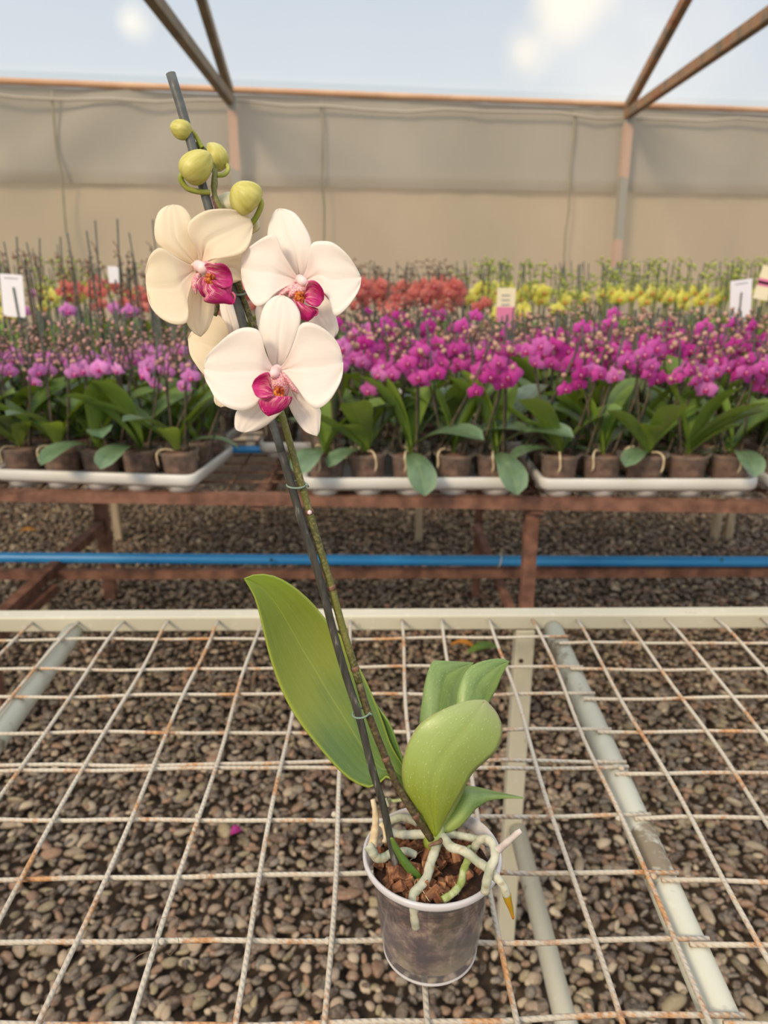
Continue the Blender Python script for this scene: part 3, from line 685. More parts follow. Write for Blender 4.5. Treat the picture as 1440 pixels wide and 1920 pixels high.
PR['lilac'] = [proto('lilac', 50+i, (.36, .38, .40, .37)[i], 6, (4, 2, 5, 3)[i], 21, 3, .45) for i in range(4)]
PR['lilac_light'] = [proto('lilac', 60+i, .40, 3, 2, 20, 2, .46, light=True) for i in range(2)]
PR['tall'] = [proto('tall', 70+i, (.66, .58, .62)[i], 3, (0, 1, 0)[i], 14, 2, (.70, .60, .64)[i], light=True) for i in range(3)]
PR['salmon'] = [proto('salmon', 80+i, (.52, .50, .55)[i], 3, (8, 6, 5)[i], 8, 2, .56, light=True) for i in range(3)]
PR['yellow'] = [proto('yellow', 90+i, (.54, .56, .52, .55)[i], 3, (3, 2, 1, 4)[i], 16, 2, .58, light=True) for i in range(4)]
PR['budding'] = [proto('yellow', 95+i, (.52, .50)[i], 4, 0, 12, 2, .55, light=True) for i in range(2)]
ORD = ['first', 'second', 'third', 'fourth', 'fifth', 'sixth']
def place(kind, x, y, z, label, group, tilt=0):
    pr = rnd.choice(PR[kind]); o = dup(pr); o.location = (x, y, z); o.rotation_euler = (rnd.uniform(-.03, .03), rnd.uniform(-.04, .04), rnd.uniform(-.45, .45)); o.name = 'potted_orchid'
    tag(o, label, 'orchid', group); return o
def frustum(x, y, m=.25): return abs(x) < .52*y+m
DESC = {'magenta': 'magenta orchid', 'lilac': 'pale lilac budding orchid', 'tall': 'tall leggy budding orchid', 'salmon': 'salmon orchid', 'yellow': 'yellow orchid', 'budding': 'green-budded orchid'}
def fill(tname, x, y, rz, kinds, rows=3, z=TZ, cols=5, sx_=.116, sy_=.116, tlabel=None, tr=True, last_tall=False, skip=()):
    if tr: tray(x, y, z, rz, tlabel or ('white plastic plant tray, '+tname))
    c_, s_ = math.cos(rz), math.sin(rz)
    for j in range(rows):
        for i in range(cols):
            if (i, j) in skip: continue
            lx_ = (i-(cols-1)/2)*sx_ + rnd.uniform(-.002, .002); ly_ = (j-(rows-1)/2)*sy_ + rnd.uniform(-.002, .002); X = x+lx_*c_-ly_*s_; Y = y+lx_*s_+ly_*c_
            if not frustum(X, Y): continue
            kd = kinds[j] if isinstance(kinds, (list, tuple)) else kinds(X, Y)
            base = kd
            if kd in ('magenta', 'lilac') and j > 0: kd = kd+'_light'
            col_w = ['leftmost', 'second left', 'middle', 'second right', 'rightmost'][i] if cols == 5 else '%s from left' % ORD[i]
            lab = '%s, %s pot, %s row, %s' % (DESC[base], col_w, ['front', 'second', 'back'][j], tname)
            place(kd, X, Y, z+.004, lab, DESC[base].replace('orchid', 'orchids')+' on the benches')
fz = TZ+.034
def trayfront(pxa, pxb, py):                       # tray whose top front edge runs between two columns
    p = Wz(pxa, py, fz); q = Wz(pxb, py, fz); return (p.x+q.x)/2, (p.y+q.y)/2
cx2, cy2 = trayfront(575, 968, 897); cx3, cy3 = trayfront(1015, 1432, 899)
fill('the near middle tray', cx2, cy2+TD/2, 0.0, ['magenta']*3)
fill('the near right tray', cx3, cy3+TD/2, -.01, ['magenta']*3)
fill('the tray at the far right edge', cx3+.61, cy3+TD/2, 0, ['magenta']*3)
p1 = Wz(365, 893, fz); rz1 = -.13
ux = Vector((math.cos(rz1), math.sin(rz1), 0)); uy = Vector((-ux.y, ux.x, 0)); cc = Vector((p1.x, p1.y, 0))-ux*TW/2+uy*TD/2
fill('the near left tray', cc.x, cc.y, rz1, ['lilac']*3)
c0 = cc-ux*.60; fill('the tray at the far left edge', c0.x, c0.y, rz1, ['lilac']*3)
yb2 = cy2+TD+.05+TD/2; xg = Wz(470, 850, fz).x+TW/2
for k, nm in ((0, 'the second middle-left tray'), (1, 'the second middle-right tray'), (2, 'the second right tray'), (3, 'the second far right tray')):
    fill(nm, xg+k*.60, yb2, 0, ['magenta']*3)
cl_ = cc+uy*(TD+.04)-ux*.07; fill('the second left tray', cl_.x, cl_.y, rz1, ['lilac', 'tall', 'tall'])
cl_ = cl_-ux*.60; fill('the second far left tray', cl_.x, cl_.y, rz1, ['lilac', 'tall', 'tall'])
# far bench: salmon to the left of centre, yellow to the right, single row of trays two deep
names = ['leftmost', 'left', 'middle left', 'centre', 'middle right', 'right', 'rightmost']
def kfar(X, Y):
    if X < -1.3: return rnd.choice(('budding', 'yellow', 'tall'))
    if X < -.95: return rnd.choice(('salmon', 'salmon', 'budding'))
    if X < .45: return 'salmon'
    return rnd.choice(('yellow', 'yellow', 'yellow', 'budding'))
for r_, Y in enumerate((3.62, 4.02)):
    for k in range(7):
        X = -2.05+k*.64
        fill('%s tray, %s line, far bench' % (names[k], ('front', 'back')[r_]), X, Y, 0, kfar, rows=2, z=.757, sy_=.16, tlabel='white plant tray %s on the far bench, %s row' % (names[k], ('front', 'back')[r_]))
for v_ in PR.values():
    for o in v_:
        for ch in kids(o): bpy.data.objects.remove(ch)
        bpy.data.objects.remove(o)
# label cards standing among the plants
def card(px0, py0, px1, py1, y, rz, ry, label, mat, parts=(), stick=None, zb=.77):
    p = Wy((px0+px1)/2, (py0+py1)/2, y); t_ = (p-CO).dot(RM @ Vector((0, 0, -1))); w = abs(px1-px0)*t_/F; h = abs(py1-py0)*t_/F
    t = thing('label_card', label, 'card', p, None, rz)
    b = MB(); b.box((0, 0, 0), (w, .0012, h), Matrix.Rotation(ry, 3, 'Y')); b.obj('card', mat, t, smooth=False)
    for (z0, z1, x0, x1, m, nm) in parts:
        b = MB(); b.box(Matrix.Rotation(ry, 3, 'Y') @ Vector(((x0+x1)/2*w, -.0012, (z0+z1)/2*h)), ((x1-x0)*w, .0008, (z1-z0)*h), Matrix.Rotation(ry, 3, 'Y')); b.obj(nm, m, t, smooth=False)
    if stick:
        b = MB(); s0, s1 = stick; b.tube([(s0*w, -.004, s1*h), (s0*w+.02, -.004, zb-p.z)], .0026, 6); b.obj('stick', m_stk, t)
lines = [(.42-.1*i, .40-.1*i, -.3, .3, m_print, 'printed_line') for i in range(3)]
card(1368, 526, 1410, 601, 2.62, .1, -.12, 'white label card clipped to a dark stick, tilted, upper right among yellow orchids', m_card, lines[:1], (-.05, .2))
card(2, 516, 46, 593, 2.35, -.1, .06, 'white label card on a dark stick at the left edge above lilac orchids', m_card, lines[:1], (.1, .2))
card(931, 541, 966, 602, 2.66, 0, 0, 'cream and pink printed label card standing among magenta orchids at centre right', m_cardcream, [(.3-.14*i, .26-.14*i, -.25, .2, m_print, 'printed_line') for i in range(3)] + [(-.5, -.06, -.5, .5, m_cardpink, 'pink_band')], (.1, -.3))
card(1420, 502, 1462, 562, 2.62, 0, .18, 'cream label card with pink and black bands cut by the right edge', m_cardcream, [(-.1, .12, -.5, .5, m_cardpink, 'pink_band'), (-.04, .04, -.5, .5, m_print, 'printed_line')], (.1, -.3))
card(203, 500, 224, 530, 2.72, 0, 0, 'small pale lilac label card among the tall stakes at left', m_card, (), (.1, -.3))

# ------------------------------------------------------------------ the near potted orchid
pc_ = W(810, 1597, .655); PZ = BZ+.0005; ptop = pc_.z; PH = ptop-PZ
PO = Vector((pc_.x, pc_.y, PZ))
orc = thing('potted_orchid', 'tall white orchid with magenta lips in a clear plastic pot on the wire bench', 'orchid', PO)
RR = .0592
b = MB()
prof = [(0, .006), (.030, .006), (.033, .002), (.0372, .0), (.040, .003), (.0425, .012), (.0445, .03), (.0515, PH-.012), (.0535, PH-.010)]
b.lathe(prof, n=72); pot = b.obj('pot', m_clear, orc); sd = pot.modifiers.new('s', 'SOLIDIFY'); sd.thickness = .0009
b = MB(); b.lathe([(.0535, PH-.010), (.0545, PH-.008), (.0575, PH-.0065), (.059, PH-.004), (RR, PH-.001), (RR-.001, PH+.0008), (RR-.003, PH+.0005), (.0555, PH-.003), (.0535, PH-.009)], n=72)
b.obj('rim', m_rim, pot)
for k in range(0):                                     # moulded vertical ribs on the wall
    a_ = 2*PI*k/10+.35; P = [Vector((r_*math.cos(a_), r_*math.sin(a_), z_)) for r_, z_ in ((.0432, .015), (.0448, .03), (.0515, PH-.014))]
    b = MB(); b.tube(P, .0009, 6); b.obj('rib', m_rim, pot)
b = MB(); b.lathe([(.0402, .0035), (.0412, .0045), (.0418, .0062), (.0408, .0075)], n=60); b.obj('foot_ring', m_rim, pot)
b = MB(); b.lathe([(0, .011), (.035, .010), (.0405, .015), (.0435, .032), (.0502, PH-.018), (.050, PH-.0165)], n=60); b.obj('potting_mix', m_mix, orc)
V = []; ng = 26; MT = PH-.019
for j in range(9):
    for k in range(48):
        r_ = .0503*j/8; a_ = 2*PI*k/48; q = Vector((r_*math.cos(a_), r_*math.sin(a_), 0)); V.append(q+Vector((0, 0, MT+.006*mnoise.noise(q*90)*(j < 8) - .002*(j/8)**3 + .006*(1-j/8))))
Fc = [(j*48+k, j*48+(k+1) % 48, (j+1)*48+(k+1) % 48, (j+1)*48+k) for j in range(8) for k in range(48)]
link('mix_surface', mesh('mix_surface', V, Fc, m_barkdark), orc)
rc = random.Random(5)
for k in range(99):
    r_ = .046*math.sqrt(rc.random()); a_ = rc.uniform(0, 2*PI); s_ = rc.uniform(.6, 1.25)*(.82 if r_ > .04 else 1)
    dim = Vector((rc.uniform(.0075, .013), rc.uniform(.006, .0095), rc.uniform(.009, .015)))*s_*.88; b = MB()
    b.box((0, 0, 0), dim); b.V = [v*rc.uniform(.8, 1.15)+Vector((rc.uniform(-1, 1), rc.uniform(-1, 1), rc.uniform(-1, 1)))*.0008 for v in b.V]
    o = b.obj('bark_chip', m_bark, orc, smooth=False, loc=(r_*math.cos(a_), r_*math.sin(a_), MT+.004+rc.uniform(-.001, .008)+.003*(1-r_/.05)), rot=(rc.uniform(-1.2, 1.2), rc.uniform(-1.2, 1.2), rc.uniform(0, 6)))
    bevel(o, .0006, 1)
for k in range(11):                                     # loose coir fibres
    a_ = rc.uniform(0, 6.28); r_ = rc.uniform(.01, .04); p = Vector((r_*math.cos(a_), r_*math.sin(a_), MT+.010)); d = Vector((rc.uniform(-1, 1), rc.uniform(-1, 1), .25))*.014
    b = MB(); b.tube(cr([p-d, p+Vector((0, 0, .004)), p+d*.7, p+d+Vector((0, .004, -.004))], 12), .00028, 4); b.obj('coir_fibre', m_rootbeige, orc)

def P3(px, py, t): return W(px, py, t)
def path(pts, t=None, z=None, zoom=None, n=40):         # pixel path -> world curve
    out = []
    for p in pts:
        x, y = p[0], p[1]
        if zoom: x, y = zoom[1]+x/zoom[0], zoom[2]+y/zoom[0]
        out.append(P3(x, y, p[2] if len(p) > 2 else t))
    return cr(out, n)
def ptube(name, pts, r, mat, parent, n=40, sides=10, zoom=None, lump=0):
    P = path(pts, zoom=zoom, n=n); rr = [r[0]+(r[1]-r[0])*i/(n-1) if isinstance(r, tuple) else r for i in range(n)]
    if name == 'root': rr = [q*.9 for q in rr]
    if lump: rr = [q*(1+lump*math.sin(i*.9)+lump*.6*math.sin(i*2.3+1)) for i, q in enumerate(rr)]
    b = MB(PO); b.tube(P, rr, sides); return b.obj(name, mat, parent)
# stake
def ts(y): a = (1640-y)/1505; return 1/((1-a)/.640+a/.53)
SP = [(747, 1648), (733, 1580), (719, 1512), (697, 1438), (674, 1346), (650, 1271), (626, 1188), (598, 1080), (567, 982), (545, 906), (511, 792), (480, 700), (448, 580), (418, 480), (390, 385), (368, 305), (345, 220), (320, 138)]
PS = cr([W(x, y, ts(y)) for x, y in SP], 60)
b = MB(PO); b.tube(PS[:35], .0031, 14); stake = b.obj('stake', m_stake, orc)
b = MB(PO); b.tube(PS[34:], [.0031]*13+[.0031+.0001*i/4 for i in range(13)], 14); b.obj('stake_upper', m_staketop, stake)
# flower spike
def tk(y, d=.004): return ts(y)+d
ST = [(809, 1574, .648), (797, 1556, .646), (779, 1529, tk(1529, .006)), (747, 1476, tk(1476, .006)), (721, 1417, tk(1417, .006)), (688, 1330, tk(1330, .005)), (668, 1262, tk(1262, .006)), (643, 1180, tk(1180, .006)), (621, 1100, tk(1100, .006)), (600, 1029, tk(1029, .005)), (578, 952, tk(952, .004)), (557, 879, tk(879, .003)),
      (532, 790, tk(790, .001)), (508, 710, tk(710)), (478, 620, tk(620, .002)), (461, 575, tk(575)), (447, 530, tk(530, -.002)), (436, 470, .548), (420, 405, .545), (409, 382, .543), (401, 360, .542), (401, 338, .542), (404, 318, .543)]
PT = cr([W(*p) for p in ST], 90)
b = MB(PO); b.tube(PT[:26], .0031, 14); b.obj('flower_spike_base', m_spikelow, orc)
b = MB(PO); b.tube(PT[25:], [.0031-.0013*(i/64)**1.5 for i in range(65)], 14); spike = b.obj('flower_spike', m_spike, orc)
for (x, y) in ((577, 955), (616, 1097), (664, 1254), (723, 1417), (782, 1532)):
    i = min(range(90), key=lambda k: (PT[k]-W(x, y, tk(y, .005))).length); P = PT[i]; T = (PT[i+1]-PT[i-1]).normalized(); R = T.to_track_quat('Z', 'Y').to_matrix()
    b = MB(PO); b.lathe([(.0030, -.0022), (.0034, -.0018), (.0036, .000), (.0034, .0014), (.0030, .0019)], P, 16, R); nd = b.obj('node', m_node, spike)
    if y < 1000: b = MB(PO); b.lathe([(0, -.002), (.0018, -.0008), (.0016, .001), (0, .0022)], P+Vector((.0005, -.0035, .0005)), 10); b.obj('dormant_eye', m_column, spike)
def clip(x, y, w, ang=0):
    i = min(range(60), key=lambda k: abs((CO+ (PS[k]-CO)).z - W(x, y, ts(y)).z)); a1 = W(x-w, y, ts(y)); a2 = W(x+w, y, ts(y)+.004); c = (a1+a2)/2
    ex = (a2-a1)/2; ey = Vector((0, .0052, .0)) ; P = [c+ex*math.cos(t)*1.0+ey*math.sin(t)+Vector((0, 0, .0012*math.sin(t)+ang*math.cos(t))) for t in np.linspace(0, 2*PI, 26)]
    b = MB(PO); b.tube(P, .00085, 8, cap=False); e = c+ex*1.02; b.tube([e+Vector((-.001, -.002, 0)), e+Vector((.0012, -.003, .0012)), e+Vector((.0016, -.002, -.001))], .0008, 6)
    b.obj('clip', m_clip, orc)
clip(556, 909, 18); clip(677, 1337, 16, .0012); clip(450, 549, 15)

# leaves
B0 = (820, 1566)
def leaf(name, Lp, Rp, tf, mat, zoom=None, ns=34, label=None):
    o = blade(name, Lp, Rp, tf, mat, orc, PO, ns, 19, .0016, zoom)
    if label: o['label'] = label
    return o
def lt(t0, t1, mid, cup, tilt=0, fold=0):
    def f(s, u, px, py): v = 2*u-1; return t0+(t1-t0)*s+mid*math.sin(PI*s)+cup*v*v*math.sin(PI*min(1, s*.9+.1))+tilt*v*math.sin(PI*s)+fold*math.exp(-(v/.09)**2)*(1-s*.7)
    return f
leaf('leaf', [(803, 1562), (770, 1505), (732, 1456), (715, 1466), (697, 1476), (678, 1473), (646, 1453), (606, 1410), (559, 1350), (527, 1291), (505, 1227), (488, 1156), (476, 1116), (457, 1085)],
     [(812, 1562), (775, 1470), (735, 1400), (715, 1345), (688, 1280), (660, 1226), (642, 1196), (610, 1160), (583, 1128), (547, 1097), (511, 1079), (480, 1077), (457, 1085)], lt(.668, .64, .02, -.010, .012, .0015), m_leafA)
leaf('leaf', [(808, 1562), (745, 1455), (712, 1400), (690, 1330), (664, 1254)], [(814, 1562), (778, 1500), (758, 1434), (745, 1395), (730, 1355), (706, 1322), (685, 1285), (664, 1254)], lt(.672, .69, .008, .006, -.02), m_leafD, label='narrow leaf seen nearly edge on behind the flower spike')
Z3 = (3.6, 640, 1180)
leaf('leaf', [(625, 1405), (600, 1350), (560, 1280), (480, 1170), (430, 1080), (410, 980), (420, 870), (460, 750), (530, 640), (650, 560), (780, 505), (880, 480), (970, 480)],
     [(645, 1405), (665, 1360), (685, 1300), (740, 1210), (820, 1080), (890, 960), (980, 880), (1050, 810), (1085, 700), (1070, 610), (1030, 540), (970, 480)], lt(.648, .625, -.018, .010, .004, .0015), m_leafB, Z3, label='broad front leaf with a rounded tip and dusty surface')
leaf('leaf', [(640, 1380), (570, 1150), (535, 900), (530, 640), (542, 520), (562, 380), (590, 270), (612, 230), (645, 213), (890, 226)],
     [(660, 1380), (740, 1100), (775, 850), (785, 600), (792, 480), (812, 380), (832, 300), (860, 262), (890, 226)], lt(.664, .735, -.004, .008, 0, .001), m_leafC, Z3)
leaf('leaf', [(655, 1380), (710, 1100), (755, 800), (775, 560), (785, 440), (822, 320), (862, 262), (905, 232), (1000, 205), (1080, 198), (1131, 216)],
     [(675, 1380), (800, 1150), (900, 850), (960, 620), (992, 500), (1045, 400), (1080, 310), (1108, 258), (1131, 216)], lt(.659, .70, -.006, .010, .004, .001), m_leafC, Z3, label='rear leaf arching over to a pointed tip at right')
leaf('leaf', [(665, 1370), (690, 1290), (745, 1190), (790, 1110), (830, 1065), (900, 1066), (1000, 1088), (1120, 1116), (1222, 1138)],
     [(700, 1370), (740, 1362), (800, 1328), (860, 1265), (900, 1215), (940, 1185), (1000, 1152), (1110, 1138), (1222, 1138)], lt(.656, .70, -.004, .008, -.008), m_leafC, Z3, label='small lower leaf bent over to a thin pointed tip')
leaf('leaf', [(332, 1405), (350, 1470), (400, 1570), (450, 1640), (512, 1706)], [(345, 1405), (390, 1480), (450, 1560), (500, 1620), (537, 1660), (512, 1706)], lt(.622, .640, 0, .003), m_leafD, Z3, 20, label='thin green shoot lying in the pot beside the stake')
b = MB(PO); b.tube(path([(806, 1585, .66), (815, 1570, .655), (826, 1548, .652)], n=8), [.006, .0075, .008, .008, .008, .007, .005, .003], 12); b.obj('crown', m_leafB, orc)

# roots
Z4 = (3.6, 640, 1460)
ptube('root', [(650, 400, .655), (690, 400, .648), (740, 460, .640), (830, 490, .632), (920, 560, .624), (980, 600, .616), (1030, 650, .607), (1085, 710, .604), (1118, 790, .607)], (.0046, .0037), m_root, orc, zoom=Z4, lump=.05)
ptube('root_tip', [(1116, 782, .607), (1128, 830, .607), (1145, 880, .608), (1160, 945, .609)], (.0036, .0009), m_roottip, orc, 14, zoom=Z4)
ptube('root', [(655, 410, .655), (640, 465, .648), (605, 560, .640), (575, 670, .630), (525, 735, .623), (485, 785, .619), (488, 850, .6165), (495, 930, .619), (505, 1000, .623)], (.0045, .0043), m_root, orc, 50, zoom=Z4, lump=.05)
ptube('root', [(670, 365, .66), (730, 372, .662), (800, 385, .664), (900, 405, .662), (990, 430, .652)], (.0040, .0034), m_root, orc, zoom=Z4, lump=.05)
ptube('root', [(860, 520, .645), (895, 470, .640), (930, 420, .632), (975, 405, .624), (1015, 430, .617), (1035, 480, .610), (1035, 540, .604), (1005, 600, .600), (985, 680, .601), (970, 765, .604)], (.0038, .0041), m_root, orc, 50, zoom=Z4, lump=.05)
ptube('root', [(1045, 490, .609), (1090, 455, .606), (1140, 410, .604), (1185, 372, .603), (1213, 350, .603)], (.0034, .0025), simple('root_pinkish', 'b3a6a0', 'cfc4bc', 140, .6), orc, 20, zoom=Z4, lump=.06)
ptube('root', [(870, 470, .655), (860, 530, .644), (825, 620, .636), (805, 710, .628), (750, 775, .620), (685, 818, .615)], (.0036, .0034), m_rootgreen, orc, zoom=Z4, lump=.05)
ptube('root', [(212, 140, .632), (225, 200, .632), (232, 280, .634), (224, 370, .636), (210, 455, .638)], (.0022, .0044), m_rootbeige, orc, 24, zoom=Z4, lump=.05)
ptube('root', [(180, 450, .634), (200, 475, .633), (235, 530, .634), (280, 535, .636), (330, 508, .640), (380, 500, .644)], (.0046, .0036), m_root, orc, zoom=Z4, lump=.05)
ptube('root', [(390, 495, .645), (440, 490, .648), (500, 515, .650)], (.0038, .0036), m_root, orc, 14, zoom=Z4)
ptube('root', [(340, 362, .668), (400, 375, .664), (460, 378, .662), (570, 372, .660)], (.0040, .0046), m_root, orc, 24, zoom=Z4, lump=.05)
ptube('root', [(300, 320, .690), (345, 280, .692), (410, 262, .692), (460, 275, .690), (520, 300, .686)], (.0042, .0040), m_root, orc, 24, zoom=Z4, lump=.05)
ptube('root', [(265, 300, .682), (290, 330, .680), (300, 400, .672), (290, 430, .668)], (.0028, .0024), m_rootbeige, orc, 24, zoom=Z4)
ptube('dry_twig', [(320, 138, .690), (350, 150, .690), (410, 142, .690)], .0016, m_rootgreen, orc, 12, zoom=Z4)
ptube('dry_twig', [(300, 130, .684), (310, 160, .684), (315, 185, .684)], (.0008, .0024), m_root, orc, 10, zoom=Z4)
ptube('dry_twig', [(590, 455, .640), (620, 440, .640), (660, 428, .642), (680, 410, .646)], (.0012, .0022), m_node, orc, 12, zoom=Z4)

# ---------------- flowers
ZF = (1440/460, 240, 360)
def flower(label, parts, cx, cy, t0, gx, gy, mat):
    root = MB(PO); fx, fy = ZF[1]+cx/ZF[0], ZF[2]+cy/ZF[0]
    def tilt(px, py): return t0+gx*(px-fx)*.00036+gy*(py-fy)*.00036
    c = W(fx, fy, t0+.006); R = ray(fx, fy).normalized().to_track_quat('Z', 'Y').to_matrix()
    root.lathe([(0, .008), (.0025, .005), (.0042, 0), (.0036, -.003), (.0016, -.005), (0, -.006)], c, 16, R); fo = root.obj('flower', m_column if mat is m_petal else m_petal2, orc); fo['label'] = label
    for p in parts:
        nm, L, R_, off, lift, cup = p[:6]; mt = p[6] if len(p) > 6 else mat; ph = p[7] if len(p) > 7 else 0; tip = p[8] if len(p) > 8 else 0
        isp = nm in ('petal', 'sepal')
        def tf(s, u, px, py, off=off, lift=lift, cup=cup, ph=ph, tip=tip, isp=isp):
            v = 2*u-1; e = math.sin(PI*min(1, s*.85+.12))
            r = tilt(px, py)+off-lift*math.sin(PI*s**.8)+(cup*.5 if isp else cup)*v*v*e + tip*s*s
            if isp: r += .0014*math.exp(-(v/.07)**2)*(1-s)+.0008*math.sin(9*v+4*s+ph)*s*abs(v)+.0006*math.sin(14*s+ph*2)*abs(v)**3 + .005*(1-s)**3
            return r
        blade(nm, L, R_, tf, mt, fo, PO, 30 if isp else 20, 19 if isp else 13, .0007 if isp else .0009, ZF)
    return fo, tilt
# upper left flower, turned to the right
A = [
 ('sepal', [(400, 440), (370, 425), (300, 392), (215, 340), (165, 290), (155, 210), (175, 130), (215, 90), (262, 76)], [(425, 440), (412, 380), (395, 320), (380, 260), (378, 180), (355, 120), (315, 85), (262, 76)], .006, .004, .004, m_petal2, 1),
 ('sepal', [(440, 420), (520, 395), (620, 365), (690, 355), (700, 440), (668, 517)], [(435, 455), (500, 500), (560, 535), (615, 533), (668, 517)], .010, .003, .003, m_petal2, 2),
 ('sepal', [(385, 455), (365, 520), (360, 600), (345, 700), (345, 765), (380, 820), (426, 848)], [(430, 455), (470, 530), (500, 610), (506, 670), (500, 725), (472, 800), (426, 848)], .008, .004, .005, m_petal2, 3),
 ('petal', [(415, 440), (412, 370), (385, 310), (352, 240), (352, 190), (385, 150), (460, 108), (560, 98), (640, 108), (700, 135), (728, 185)], [(430, 440), (480, 400), (560, 388), (640, 372), (690, 340), (718, 290), (730, 235), (728, 185)], .001, .007, -.006, m_petal2, 4),
 ('petal', [(400, 440), (340, 415), (270, 375), (215, 335), (175, 330), (130, 370), (108, 440), (107, 530)], [(405, 455), (375, 540), (350, 640), (355, 700), (345, 765), (290, 778), (230, 762), (170, 720), (125, 650), (107, 530)], .001, .007, -.006, m_petal2, 5),
 ('lip_lobe', [(450, 425), (470, 412), (510, 422), (560, 424), (595, 455), (610, 500)], [(470, 500), (500, 530), (550, 560), (590, 560), (612, 540), (610, 500)], -.008, .004, -.006, m_lip, 0),
 ('lip_lobe', [(430, 500), (408, 530), (410, 560), (430, 600), (450, 618), (470, 618)], [(460, 500), (490, 540), (500, 580), (470, 618)], -.008, .003, -.003, m_lip, 0),
 ('lip_midlobe', [(455, 530), (440, 580), (460, 612), (442, 638), (500, 654), (560, 652), (600, 658), (626, 652)], [(500, 520), (550, 540), (605, 540), (606, 590), (626, 652)], -.013, .003, .004, m_lip, 0),
 ('throat', [(400, 480), (380, 510), (378, 560), (400, 598)], [(430, 470), (425, 520), (410, 560), (400, 598)], -.003, .002, .003, m_lipin, 0),
 ('throat', [(450, 412), (470, 408), (490, 440), (500, 470)], [(448, 425), (455, 460), (475, 480), (500, 470)], -.007, .002, .003, m_lipin, 0),
]
# right flower, facing the camera
Bf = [
 ('sepal', [(985, 515), (940, 430), (880, 360), (825, 300), (820, 240), (835, 160), (865, 110), (890, 99)], [(1030, 515), (1050, 430), (1076, 330), (1070, 270), (1030, 190), (985, 130), (935, 105), (890, 99)], .008, .004, .004, m_petal, 1),
 ('sepal', [(960, 540), (880, 560), (800, 620), (752, 680), (755, 750), (775, 830)], [(1000, 560), (930, 640), (880, 740), (830, 820), (775, 830)], .008, .003, .004, m_petal, 2),
 ('sepal', [(1020, 560), (1000, 640), (1030, 730), (1090, 790), (1150, 835), (1205, 860)], [(1060, 550), (1120, 580), (1190, 650), (1222, 735), (1235, 810), (1205, 860)], .008, .003, .004, m_petal, 3),
 ('petal', [(1010, 515), (1040, 470), (1055, 400), (1068, 330), (1085, 298), (1130, 288), (1195, 294), (1255, 335), (1310, 395), (1367, 500)], [(1030, 530), (1100, 560), (1160, 600), (1190, 650), (1213, 727), (1270, 695), (1330, 620), (1360, 560), (1367, 500)], 0, .006, -.006, m_petal, 4),
 ('petal', [(1000, 510), (950, 430), (905, 350), (872, 262), (835, 250), (780, 275), (710, 325), (668, 370), (665, 450)], [(1000, 535), (930, 555), (860, 600), (810, 650), (755, 670), (710, 620), (675, 540), (665, 450)], 0, .006, -.006, m_petal, 5),
 ('throat', [(985, 530), (900, 570), (865, 610), (850, 650)], [(975, 525), (985, 560), (940, 600), (850, 650)], -.001, .003, .004, m_lipin, 0),
 ('throat', [(1040, 530), (985, 540), (950, 570), (945, 615)], [(1050, 550), (1050, 590), (1010, 610), (945, 615)], -.005, .002, .004, m_lipin, 0),
 ('lip_lobe', [(1040, 600), (1045, 550), (1070, 522), (1110, 532), (1145, 580), (1147, 630)], [(1035, 620), (1045, 645), (1085, 668), (1120, 668), (1147, 630)], -.008, .005, -.006, m_lip, 0),
 ('lip_midlobe', [(965, 625), (985, 670), (995, 705), (1012, 740), (1055, 757)], [(1005, 640), (1050, 668), (1100, 682), (1116, 690), (1085, 735), (1055, 757)], -.013, .003, .004, m_lip, 0),
]
